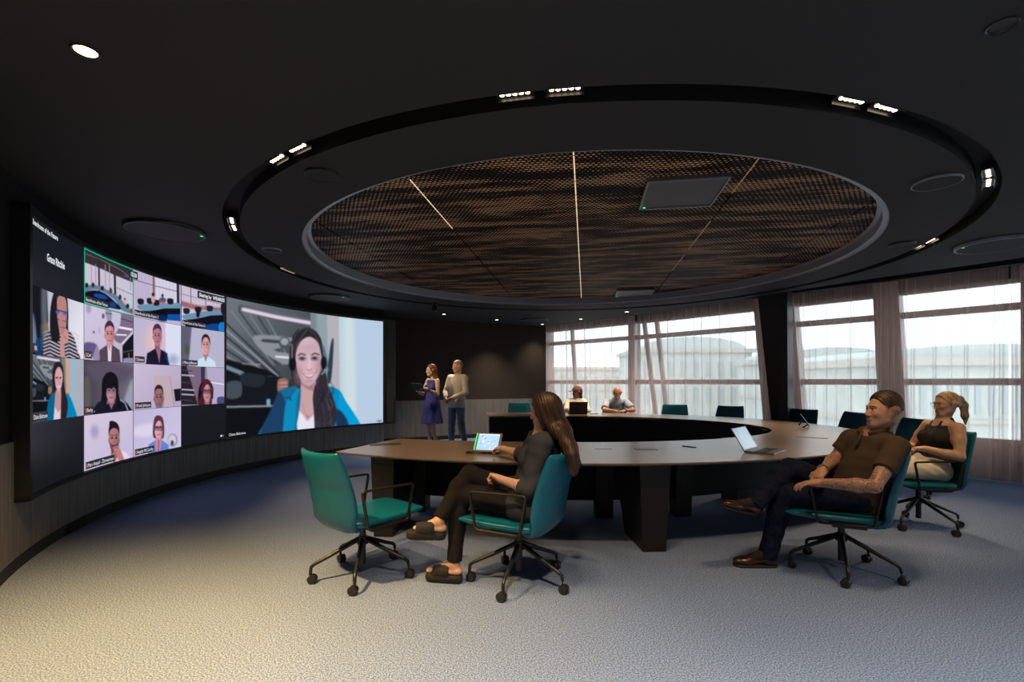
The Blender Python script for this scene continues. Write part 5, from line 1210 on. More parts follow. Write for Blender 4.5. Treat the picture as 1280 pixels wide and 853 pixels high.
def self_nets(name, D, lo, h, m, parent, paint, shift, noise, relax):
    S_ = D < 0; nx, ny, nz = D.shape
    c = np.zeros((nx - 1, ny - 1, nz - 1), np.int8)
    for i in (0, 1):
        for j in (0, 1):
            for k in (0, 1): c += S_[i:nx - 1 + i, j:ny - 1 + j, k:nz - 1 + k]
    act = np.argwhere((c > 0) & (c < 8)); idx = np.full(c.shape, -1, np.int32); idx[tuple(act.T)] = np.arange(len(act))
    acc = np.zeros((len(act), 3)); cnt = np.zeros(len(act)); corners = [(i, j, k) for i in (0, 1) for j in (0, 1) for k in (0, 1)]
    for a in corners:
        for d in range(3):
            if a[d]: continue
            b = list(a); b[d] = 1
            da = D[act[:, 0] + a[0], act[:, 1] + a[1], act[:, 2] + a[2]].astype(float); db = D[act[:, 0] + b[0], act[:, 1] + b[1], act[:, 2] + b[2]].astype(float)
            mk = (da < 0) != (db < 0); t = np.where(mk, da / np.where(mk, da - db, 1), 0); p = np.tile(np.array(a, float), (len(act), 1)); p[:, d] += t
            acc[mk] += p[mk]; cnt[mk] += 1
    P = lo + h * (act + acc / np.maximum(cnt, 1)[:, None])
    Q_ = []
    for d in range(3):
        e1, e2 = [(1, 2), (2, 0), (0, 1)][d]
        sl0 = [slice(0, -1) if q == d else slice(1, -1) for q in range(3)]; sl1 = [slice(1, None) if q == d else slice(1, -1) for q in range(3)]
        A, B = S_[tuple(sl0)], S_[tuple(sl1)]; ed = np.argwhere(A != B); 
        off = np.array([0 if q == d else 1 for q in range(3)]); ed = ed + off; fl = S_[tuple(ed.T)]
        v = []
        for o1, o2 in ((0, 0), (1, 0), (1, 1), (0, 1)):
            cc = ed.copy(); cc[:, e1] -= o1; cc[:, e2] -= o2; v.append(idx[tuple(cc.T)])
        q = np.stack(v, 1); q[~fl] = q[~fl][:, ::-1]; Q_.append(q)
    F = np.concatenate(Q_); F = F[(F >= 0).all(1)]
    F = F[:, ::-1]
    for _ in range(relax):                        # light smoothing
        nb = np.zeros_like(P); cn = np.zeros(len(P))
        for i in range(4):
            j = (i + 1) % 4
            for a, b in ((i, j), (j, i)): np.add.at(nb, F[:, a], P[F[:, b]]); np.add.at(cn, F[:, a], 1)
        P = P * .5 + .5 * nb / np.maximum(cn, 1)[:, None]
    if noise is not None:
        e1 = P[F[:, 1]] - P[F[:, 0]]; e2 = P[F[:, 2]] - P[F[:, 0]]; fn = np.cross(e1, e2); N_ = np.zeros_like(P)
        for i in range(4): np.add.at(N_, F[:, i], fn)
        N_ /= np.linalg.norm(N_, axis=1, keepdims=True) + 1e-12; P = P + N_ * noise(P)[:, None]
    me = bpy.data.meshes.new(name); me.vertices.add(len(P)); me.vertices.foreach_set('co', (P - np.array(shift)).astype(np.float32).ravel())
    me.loops.add(F.size); me.loops.foreach_set('vertex_index', F.astype(np.int32).ravel()); me.polygons.add(len(F)); me.polygons.foreach_set('loop_start', np.arange(0, F.size, 4, dtype=np.int32))
    try: me.polygons.foreach_set('loop_total', np.full(len(F), 4, np.int32))
    except Exception: pass
    me.update(calc_edges=True); me.validate(); me.polygons.foreach_set('use_smooth', [True] * len(me.polygons)); me.materials.append(m)
    if paint is not None:
        Cc = paint(P); at_ = me.color_attributes.new('Col', 'FLOAT_COLOR', 'POINT'); a = np.ones((len(P), 4), np.float32); a[:, :3] = Cc; at_.data.foreach_set('color', a.ravel())
    o = bpy.data.objects.new(name, me); link(o, parent); return o
def folds(amp, f=38, seed=0):
    return lambda P: amp * (np.sin(P[:, 0] * f + 3 * np.sin(P[:, 2] * f * .55 + seed) + P[:, 1] * f * .6) * np.sin(P[:, 2] * f * .8 + 2 * np.sin(P[:, 0] * f * .4 + seed * 2)) + .5 * np.sin(P[:, 1] * f * 1.3 + P[:, 2] * f * .5 + seed))
def strands(c1, c2, ax, f=260, seed=0):
    """hair colour: streaks running along ax"""
    ax = unit(ax)
    def g(P):
        q = P - np.outer(P @ ax, ax); s_ = np.sin(q[:, 0] * f + seed) * np.sin(q[:, 1] * f * 1.3 + 1) + .6 * np.sin(q[:, 2] * f * .7 + q[:, 0] * f * .4)
        t = np.clip(.5 + .38 * s_, 0, 1)[:, None]; return np.array(c1) * (1 - t) + np.array(c2) * t
    return g
M['skin'] = attr_mat('skin', .5, spec=.35, bump=.04)
M['hair'] = attr_mat('hair', .50, spec=.35, bump=.25, bscale=220)
M['cloth_attr'] = attr_mat('patterned cloth', .85, spec=.15, bump=.15, bscale=500)

def arm_prims(J, s, sc=1.0, e=0.0):
    sh, el, wr = J['sh' + s], J['el' + s], J['wr' + s]; m1 = sh + (el - sh) * .42; m2 = el + (wr - el) * .3
    return [Cap(sh, m1, .050 * sc + e, .047 * sc + e), Cap(m1, el, .047 * sc + e, .036 * sc + e), Cap(el, m2, .037 * sc + e, .040 * sc + e), Cap(m2, wr, .040 * sc + e, .025 * sc + e)]
def leg_prims(J, s, sc=1.0, e=0.0):
    hp, kn, an = J['hip' + s], J['kn' + s], J['an' + s]; m = kn + (an - kn) * .30
    back = unit(np.cross(np.cross(kn - hp, an - kn), an - kn)) if np.linalg.norm(np.cross(unit(kn - hp), unit(an - kn))) > .15 else V3(0, 0, 0)
    return [Cap(hp, kn, .086 * sc + e, .056 * sc + e), Cap(kn, m - back * .012, .054 * sc + e, .055 * sc + e), Cap(m - back * .012, an, .055 * sc + e, .035 * sc + e)]
def torso_prims(J, sc=1.0, e=0.0, female=False, belly=0.0):
    pl, ch = J['pel'], J['chest']; nk = J['neck']; up = unit(ch - pl); sd = unit(J['shL'] - J['shR']); fw = unit(np.cross(sd, up)); J['fw'], J['sd'], J['up'] = fw, sd, up
    ax = [sd, fw, up]; wa = pl + (ch - pl) * .45
    hipw = .175 if female else .165
    P = [Ell(pl + up * .0, (hipw * sc + e, .125 * sc + e, .13 * sc + e), ax), Ell(wa + fw * belly * .3, ((.135 if female else .150) * sc + e, .105 * sc + belly + e, .15 * sc + e), ax),
         Ell(ch + up * .0 - fw * .005, ((.155 if female else .178) * sc + e, .112 * sc + e, .17 * sc + e), ax),
         Cap(J['shL'] - sd * .03 + up * .0, J['shR'] + sd * .03, .052 * sc + e, .052 * sc + e), Cap(ch + up * .08, nk, .085 * sc + e, .055 * sc + e)]
    if female:
        for q in (-1, 1): P.append(Ell(ch + sd * q * .072 + fw * .085 - up * .025, (.062 + e, .052 + e, .06 + e), ax))
    return P
def hand_prims(wr, d, n, curl=.5, sc=1.0, thumb=1, spread=.10, point=False):
    """palm and five fingers; d points along the hand, n out of the back of the hand, thumb = side (+1 along n x d)"""
    d, n = unit(d), unit(n); n = unit(n - d * (n @ d)); s_ = np.cross(n, d) * thumb; wr = vec(wr)
    pc = wr + d * .050 * sc; g = [[Ell(pc, (.050 * sc, .038 * sc, .0155 * sc), [d, s_, n]), Cap(wr - d * .01, wr + d * .03 * sc, .023 * sc, .022 * sc, sq=(n, 1.25)), Ell(pc - d * .012 + s_ * .016 * sc - n * .006, (.030 * sc, .020 * sc, .017 * sc), [d, s_, n])]]
    for i, (off, L, r) in enumerate(((.029, .070, .0088), (.010, .078, .0090), (-.010, .073, .0086), (-.028, .058, .0077))):
        b = wr + (d * (.088 - abs(off) * .15) + s_ * off) * sc; a = curl * (.85 + .1 * i)
        if point and i == 0: a = curl * .18
        dd = unit(d + s_ * off * spread / .03); nn = unit(n - dd * (n @ dd)); p = b - dd * .012; pr = []
        for k, f in enumerate((.46, .31, .23)):
            dd, nn = unit(dd * math.cos(a) - nn * math.sin(a)), unit(nn * math.cos(a) + dd * math.sin(a))
            q = p + dd * (L * f + (.012 if k == 0 else 0)) * sc; pr.append(Cap(p, q, r * sc * (1 - .07 * k), r * sc * (.93 - .09 * k))); p = q
        g.append(pr)
    b = wr + d * .022 * sc + s_ * .026 * sc - n * .004; m = b + unit(d * .75 + s_ * .62 - n * .25) * .042 * sc; t = m + unit(d * .95 + s_ * .10 - n * .35) * .030 * sc
    g.append([Cap(b - s_ * .01, m, .0125 * sc, .0105 * sc), Cap(m, t, .0100 * sc, .0083 * sc)])
    return g
def head_prims(J, sc=1.0, female=False, heavy=0.0):
    c, F, U = J['head'], unit(J['hf']), J['hu']; U = unit(U - F * (U @ F)); S = np.cross(U, F); J['HF'], J['HU'], J['HS'] = F, U, S; k = sc; h = heavy
    P = lambda f, s, u: c + (F * f + S * s + U * u) * k
    base = [Ell(P(-.012, 0, .030), (.094 * k, .076 * k, .088 * k), [F, S, U]), Ell(P(.018, 0, -.022), (.074 * k, (.064 + h) * k, .088 * k), [F, S, U]),
            Cap(P(.062, .014, -.092), P(.062, -.014, -.092), .019 * k), Cap(P(.0, .050 + h * .5, -.058), P(.055, .018, -.092), .018 * k), Cap(P(.0, -.050 - h * .5, -.058), P(.055, -.018, -.092), .018 * k)]
    face = [Cap(P(.083, 0, .012), P(.104, 0, -.026), .0075 * k, .0105 * k), Ell(P(.094, .010, -.032), (.010 * k, .008 * k, .007 * k), [F, S, U]), Ell(P(.094, -.010, -.032), (.010 * k, .008 * k, .007 * k), [F, S, U]),
            Cap(P(.078, .040, .026), P(.088, .010, .024), .008 * k), Cap(P(.078, -.040, .026), P(.088, -.010, .024), .008 * k),
            Cap(P(.087, .017, -.057), P(.089, -.017, -.057), .0065 * k), Cap(P(.086, .012, -.066), P(.086, -.012, -.066), .0070 * k), Ell(P(.060, .038, -.018), (.024 * k, .020 * k, .020 * k), [F, S, U]), Ell(P(.060, -.038, -.018), (.024 * k, .020 * k, .020 * k), [F, S, U])]
    eyes = [Ell(P(.091, q * .031, .008), (.013 * k, .016 * k, .009 * k), [F, S, U]) for q in (-1, 1)]
    balls = [Ell(P(.076, q * .031, .008), (.012 * k, .012 * k, .012 * k), [F, S, U]) for q in (-1, 1)]
    ears = [Cap(P(-.008, q * (.074 + h * .4), -.028), P(-.018, q * (.086 + h * .4), .014), .010 * k, .016 * k, sq=(S, 1.7)) for q in (-1, 1)]
    neck = [Cap(J['neck'] - J['up'] * .03, P(-.018, 0, -.055), (.058 if not female else .050) * k + h * .3, (.056 if not female else .048) * k + h * .3)]
    return base, face, eyes, balls, ears, neck, P
def build_person(name, J, label, skin, opts, vox=.006, shift=(0, 0, 0)):
    """skin body as one continuous mesh"""
    root = empty(name, shift); tag(root, label, 'person'); sh = shift
    fem = opts.get('female', False); sc = opts.get('sc', 1.0)
    f = Field(); f.add(torso_prims(J, opts.get('tsc', sc), -.006, fem, opts.get('belly', 0)), .05, .03)
    for s in 'LR':
        f.add(arm_prims(J, s, opts.get('asc', sc), -.001 if s else 0), .02, .035)
        f.add(leg_prims(J, s, opts.get('lsc', sc) * .93, 0), .03, .012)
        toe = J['toe' + s]; an = J['an' + s]; foot_d = unit(toe - an); heel = an - foot_d * .02
        fk = opts.get('foot', 1.0); dn = J.get('dn' + s, V3(0, 0, -1)); f.add([Cap(an, heel + dn * .045, .030 * fk, .026 * fk), Cap(heel + dn * .050, toe, .026 * fk, .015 * fk, sq=(dn, 1.5)), Cap(an, an + (toe - an) * .55, .028 * fk, .022 * fk)], .02, .02)
        hs = opts.get('hand' + s)
        if hs:
            g = hand_prims(J['wr' + s], *hs[:2], **hs[2]); f.add(g[0], .012, .015)
            for q in g[1:]: f.add(q, .003, .004)
    base, face, eyes, balls, ears, neck, HP = head_prims(J, opts.get('hsc', 1.0), fem, opts.get('heavy', 0))
    f.add(neck, .01, .03); f.add(base, .03, .02); f.add(face, .006, .012); f.add(eyes, 0, .008, sub=True); f.add(balls, 0, .002); f.add(ears, .004, .006)
    F, U, S = J['HF'], J['HU'], J['HS']; k = opts.get('hsc', 1.0)
    def paint(P):
        C = np.tile(np.array(skin, float), (len(P), 1)); q = (P - J['head']) / k; a, s_, u = q @ F, q @ S, q @ U
        nz = .06 * np.sin(P[:, 0] * 90 + 2 * np.sin(P[:, 2] * 70)) * np.sin(P[:, 1] * 80); C *= (1 + nz)[:, None]
        cheek = np.exp(-(((np.abs(s_) - .042) / .02) ** 2 + ((u + .02) / .02) ** 2)) * (a > .03); C = C * (1 - .25 * cheek[:, None]) + .25 * cheek[:, None] * np.array(opts.get('blush', (skin[0] * 1.02, skin[1] * .8, skin[2] * .8)))
        lips = (np.abs(s_) < .023 - np.abs(u + .0615) * .9) & (np.abs(u + .0615) < .011) & (a > .07); C[lips] = opts.get('lips', (skin[0] * .80, skin[1] * .58, skin[2] * .60))
        ex = np.abs(s_) - .031; eye = ((ex / .0135) ** 2 + ((u - .008) / .0065) ** 2 < 1) & (a > .06); C[eye] = (.55, .53, .50)
        iris = ((ex / .0055) ** 2 + ((u - .008) / .006) ** 2 < 1) & (a > .06); C[iris] = opts.get('iris', (.06, .05, .04))
        lash = ((ex / .0145) ** 2 + ((u - .0145) / .0022) ** 2 < 1) & (a > .06); C[lash] = (.03, .02, .02)
        brow = (np.abs(u - .030 + .25 * np.abs(ex)) < .0042) & (np.abs(ex + .001) < .018) & (a > .06); C[brow] = opts.get('brow', (.05, .03, .02))
        if 'stubble' in opts:
            st = (u < -.035 + .5 * np.maximum(0, -(a - .03))) & (u > -.13) & (a > -.03) & ~lips; C[st] = C[st] * .72 + .28 * np.array(opts['stubble'])
        if 'beard' in opts:
            st = (u < -.030) & (u > -.13) & (a > -.01) & ~lips; C[st] = C[st] * .25 + .75 * np.array(opts['beard'])
        if 'fade' in opts:
            fa = np.clip((u + .055) / .11, 0, 1) ** 1.3 * .92 * (a < .030 + .35 * np.clip(u - .02, 0, 1) + .004 * np.sin(u * 300)) * (u > -.055); fa = fa[:, None]; C = C * (1 - fa) + fa * np.array(opts['fade'])
        if 'tattoo' in opts:
            for A_, B_, t0, t1 in opts['tattoo'](J):
                ab = B_ - A_; L = ab @ ab; t = ((P - A_) @ ab) / L; d = np.linalg.norm(P - A_ - np.outer(np.clip(t, 0, 1), ab), axis=1)
                mk = (d < .075) & (t > t0) & (t < t1)
                w = np.sin(P[:, 0] * 170 + 2.5 * np.sin(P[:, 2] * 120)) + np.sin(P[:, 2] * 190 + 2.5 * np.sin(P[:, 1] * 130)) + .7 * np.sin(P[:, 1] * 320 + P[:, 0] * 210)
                a_ = np.clip((np.abs(w) < .62) * .62 + (w > 1.5) * .4, 0, .7) * mk; C = C * (1 - a_[:, None]) + a_[:, None] * np.array((.05, .05, .055))
        return C
    body = f.mesh('body', vox, M['skin'], root, paint, sh)
    return root, HP
def shoe(name, heel, toe, up, parent, shift, m, sole, h=.0055, wid=.043, ht=.06, thick=.016, label=None, cuff=0.0, opn=False):
    """closed shoe from heel to toe, up = out of the foot top"""
    heel, toe = vec(heel), vec(toe); d = unit(toe - heel); up = unit(vec(up) - d * (vec(up) @ d)); s_ = np.cross(up, d); L = np.linalg.norm(toe - heel)
    mid = heel + d * L * .5
    f = Field()
    pr = [Ell(heel + d * .045 + up * (thick + ht * .45), (.050, wid * .86, ht * .62), [d, s_, up]), Ell(heel + d * L * .72 + up * (thick + .022), (L * .30, wid * 1.05, .034), [d, s_, up]), Cap(heel + d * .05 + up * (thick + ht * .55), heel + d * L * .62 + up * (thick + .03), .034, .028)]
    if cuff: pr.append(Cap(heel + d * .05 + up * (thick + ht * .6), heel + d * .05 + up * (thick + ht + cuff), .042, .043, fb=True))
    f.add(pr, .03, .01, cuts=[(heel + up * thick, -up)])
    o = f.mesh(name, h, m, parent, None, shift)
    if label: o['label'] = label
    f2 = Field(); f2.add([Cap(heel + d * .04 + up * thick * .5, heel + d * (L - .05) + up * thick * .5, wid * .98, wid * 1.12)], 0, 0, cuts=[(heel, -up), (heel + up * (thick + .003), up)])
    so = f2.mesh('sole', h, sole, o, None, shift); return o
# ------------------------------------------------------------------ people
def JT(**k): return {a: vec(b) for a, b in k.items()}
SKIN_W, SKIN_M = (.52, .31, .22), (.50, .27, .18)
M['black_cloth'] = mat('black trouser cloth', (.012, .011, .011), .9, bump=.15, bscale=500, spec=.1)
M['grey_top'] = mat('charcoal draped cloth', (.040, .042, .048), .9, bump=.15, bscale=500, spec=.1)
M['olive'] = mat('olive brown pique cotton', (.070, .050, .032), .9, bump=.2, bscale=600, spec=.1)
M['denim_dark'] = mat('dark blue denim', (.010, .014, .032), .9, var=.3, vscale=40, bump=.2, bscale=600, spec=.1)
M['denim_light'] = mat('faded blue jeans', (.12, .165, .22), .9, var=.1, vscale=14, bump=.2, bscale=500, spec=.1)
M['brown_shoe'] = mat('polished brown leather', (.040, .018, .009), .22, spec=.7)
M['sock'] = mat('dark brown sock', (.022, .012, .008), .9)
M['dark_sole'] = mat('dark rubber sole', (.012, .009, .007), .6)
M['black_shoe'] = mat('black suede', (.010, .009, .009), .8)
M['black_knit'] = mat('black ribbed knit', (.010, .009, .010), .85, bump=.3, bscale=300)
M['cream'] = mat('cream trouser cloth', (.58, .55, .46), .9, bump=.1, bscale=500)
M['blue_dress'] = mat('royal blue dress cloth', (.030, .040, .240), .75, bump=.1, bscale=400)
M['beige_jacket'] = mat('light beige jacket cloth', (.42, .39, .33), .9, bump=.15, bscale=500)
M['pale_blue'] = mat('pale blue shirt cotton', (.38, .46, .60), .9, bump=.1, bscale=500)
M['white_cloth'] = mat('white cotton', (.70, .68, .64), .9)
M['cap_brown'] = mat('reddish brown cap cloth', (.16, .055, .035), .85)
M['metal_ring'] = mat('gold coloured metal', (.5, .35, .15), .3, metal=.9)
M['glasses'] = mat('thin dark spectacle frame', (.03, .02, .02), .3)

def top_garment(J, m, parent, sh, name='shirt', e=.016, sleeve=.6, female=False, sc=1.0, tsc=None, asc=None, belly=0, h=.007, cuts=(), fold=.0025, seed=0, extra=(), flare=.006, ki=.05, arm_cut=True):
    f = Field(); f.add(torso_prims(J, tsc or sc, e, female, belly), ki, .03, cuts=[(J['pel'] - J['up'] * .13, -J['up'])] + list(cuts))
    for s in 'LR':
        if sleeve <= 0: continue
        a, b, w = J['sh' + s], J['el' + s], J['wr' + s]; q = asc or sc
        if sleeve <= 1: f.add([Cap(a, a + (b - a) * sleeve, .051 * q + e, (.049 - .010 * sleeve) * q + e + flare, fb=True)], .02, .035)
        else: f.add([Cap(a, b, .050 * q + e, .040 * q + e), Cap(b, b + (w - b) * (sleeve - 1), .041 * q + e, .030 * q + e + flare, fb=True)], .02, .035)
    for g in extra: f.add(*g[:-1], cuts=g[-1]) if isinstance(g[-1], list) and len(g) > 3 else f.add(*g)
    return f.mesh(name, h, m, parent, None, sh, folds(fold, 30, seed) if fold else None)
def legs_garment(J, m, parent, sh, name='trousers', e=.012, end=.97, lsc=1.0, tsc=1.0, female=False, h=.007, fold=.0025, seed=1, flare=.004, top=.10, ko=.014):
    f = Field(); torso_prims(J, tsc, 0, female); hipw = .172 if female else .162; ax = [J['sd'], J['fw'], J['up']]
    f.add([Ell(J['pel'], (hipw * tsc + e, .122 * tsc + e, .125 * tsc + e), ax)], .05, .03, cuts=[(J['pel'] + J['up'] * top, J['up'])])
    for s in 'LR':
        P = leg_prims(J, s, lsc, e); P[-1] = Cap(P[-1].a, P[-1].a + (P[-1].b - P[-1].a) * end, P[-1].ra, .037 * lsc + e + flare, fb=True); f.add(P, .03, ko)
    return f.mesh(name, h, m, parent, None, sh, folds(fold, 34, seed))
def hair_shell(J, HP, parent, sh, c1, c2, e=.010, front=.052, extra=(), h=.006, low=-.055, name='hair', seed=0, side_cut=True, cuts=(), k=1.0, cap_h=0.0):
    F, U, S = J['HF'], J['HU'], J['HS']; f = Field()
    f.add([Ell(HP(-.014, 0, .032 + cap_h), ((.094 + e) * k, (.076 + e) * k, (.088 + e) * k), [F, S, U]), Ell(HP(-.03, 0, -.01), ((.072 + e) * k, (.070 + e) * k, (.075 + e) * k), [F, S, U])], .03, .01,
          cuts=[(HP(front, 0, .062), unit(F * 1.0 - U * .38)), (HP(0, 0, low), -U), (HP(.012, 0, -.01), unit(F * .92 - U * .55))] + list(cuts))
    for g in extra: f.add(*g)
    return f.mesh(name, h, M['hair'], parent, strands(c1, c2, U + F * .2, 240, seed), sh, lambda P: .0016 * np.sin((P @ (F + S * .7)) * 330 + 2 * np.sin(P @ U * 25)))
def ring_band(c, ax, r, th, w, m, name, parent, sh, el=1.0):
    ax = Vector(unit(ax)); x = ax.cross(Vector((0, 0, 1))); 
    if x.length < .1: x = ax.cross(Vector((1, 0, 0)))
    x.normalize(); y = ax.cross(x); c = Vector(c) - Vector(sh); G = []
    for o, rr in ((-w / 2, r), (-w / 2, r + th), (w / 2, r + th), (w / 2, r), (-w / 2, r)): G.append([c + ax * o + (x * math.cos(2 * PI * k / 28) + y * math.sin(2 * PI * k / 28) * el) * rr for k in range(28)])
    mb = MB(); mb.grid(G, closed_u=True); return mb.build(name, m, parent, smooth=True, auto=40)
def spectacles(J, HP, parent, sh, m):
    F, U, S = [Vector(J[k]) for k in ('HF', 'HU', 'HS')]; mb = MB(); o = Vector(sh)
    for q in (-1, 1):
        c = Vector(HP(.100, q * .033, .006)) - o; mb.tube([c + (S * math.cos(t) * .026 + U * math.sin(t) * .020) for t in np.linspace(0, 2 * PI, 20)[:-1]], .0016, 6, True, up=F)
        mb.tube([c + S * q * .026 + U * .006, Vector(HP(.05, q * .080, .010)) - o, Vector(HP(-.01, q * .086, .006)) - o], .0016, 6)
    mb.tube([Vector(HP(.103, -.008, .012)) - o, Vector(HP(.106, 0, .014)) - o, Vector(HP(.103, .008, .012)) - o], .0016, 6)
    return mb.build('glasses', m, parent, smooth=True)

# --- woman with long hair at the tablet
def woman_tablet():
    J = JT(pel=(.12, 3.285, .555), chest=(.195, 3.285, .86), neck=(.205, 3.285, 1.045), head=(.222, 3.27, 1.170), hf=(-.88, .40, -.16), hu=(-.1, 0, 1),
           shL=(.185, 3.125, .985), shR=(.18, 3.45, .975), elL=(.105, 3.075, .690), elR=(.10, 3.745, .805), wrL=(-.078, 3.225, .725), wrR=(-.075, 3.975, .825),
           hipL=(.085, 3.215, .545), hipR=(.15, 3.37, .555), knL=(-.350, 3.375, .590), knR=(-.300, 3.43, .715), anL=(-.395, 3.31, .125), anR=(-.495, 3.27, .430),
           toeL=(-.570, 3.345, .070), toeR=(-.640, 3.235, .395), dnL=(0, 0, -1), dnR=(-.12, .02, -1))
    sh = (.12, 3.30, 0)
    root, HP = build_person('person', J, 'seated person with long dark brown hair and charcoal top, legs crossed, touching the tablet', SKIN_W,
        dict(female=True, sc=.93, asc=.95, lsc=.98, hsc=.98, handL=((-.72, .62, .25), (.15, .25, 1), dict(curl=1.15, thumb=-1, sc=.95)), handR=((-.60, .78, -.06), (-.05, -.1, 1), dict(curl=.42, thumb=-1, sc=.95, point=True))), .0042, sh)
    up = J['up'] if 'up' in J else V3(0, 0, 1)
    a, b = J['shL'], J['elL']
    top_garment(J, M['grey_top'], root, sh, 'top', .018, 1.22, True, .95, h=.0065, fold=.004, seed=3, flare=.022, extra=[([Cap(a + V3(0, 0, -.03), b + V3(.035, .03, .03), .075, .060), Cap(J['chest'] + V3(-.03, -.04, -.08), J['pel'] + V3(-.05, -.05, .0), .115, .13)], .04, .04)],
                cuts=[(J['neck'] + V3(0, 0, -.012), V3(-.35, 0, 1))])
    legs_garment(J, M['black_cloth'], root, sh, 'trousers', .010, .94, .98, .97, True, .0065, .0022)
    t = lambda *p: vec(p)
    extra = [([Cap(HP(-.05, 0, .03), t(.325, 3.225, 1.04), .066, .066), Cap(t(.325, 3.225, 1.04), t(.362, 3.170, .955), .064, .052), Cap(t(.30, 3.14, 1.05), t(.372, 3.10, .93), .034, .034), Cap(t(.372, 3.12, .95), t(.398, 3.075, .80), .046, .020), Cap(t(.355, 3.20, .965), t(.43, 3.10, .845), .040, .014), Cap(t(.385, 3.07, .90), t(.380, 3.06, .795), .028, .012)], .05, .03),
             ([Cap(HP(-.01, .062, .04), HP(-.030, .070, -.06), .030, .030), Cap(HP(-.030, .070, -.06), t(.285, 3.155, 1.03), .030, .034)], .03, .03), ([Cap(HP(.035, .060, .062), HP(.020, .074, -.01), .018, .018), Cap(HP(.020, .074, -.01), HP(.0, .078, -.07), .018, .016)], .02, .02)]
    hair_shell(J, HP, root, sh, (.012, .007, .005), (.058, .027, .014), .018, .058, extra, .0055, -.10)
    # platform sandals
    for s in 'LR':
        an, toe, kn = J['an' + s], J['toe' + s], J['kn' + s]; upv = -unit(J['dn' + s]) if s == 'R' else V3(0, 0, 1)
        d = unit((toe - an) - upv * ((toe - an) @ upv)); sd_ = np.cross(upv, d); g0 = an - upv * .122 - d * .065; g0[2] = max(g0[2], 0) if s == 'L' else g0[2]
        f = Field(); f.add([Cap(g0 + d * .045 + upv * .028, g0 + d * .225 + upv * .028, .041, .047)], 0, 0, cuts=[(g0, -upv), (g0 + upv * .055, upv)])
        f.add([Cap(g0 + d * .115 + upv * .074, g0 + d * .190 + upv * .064, .050, .046)], .02, .008, cuts=[(g0 + upv * .03, -upv), (g0 + d * .095, -d), (g0 + d * .215, d)])
        f.mesh('sandal', .005, M['black_shoe'], root, None, sh, folds(.0012, 120))
woman_tablet()

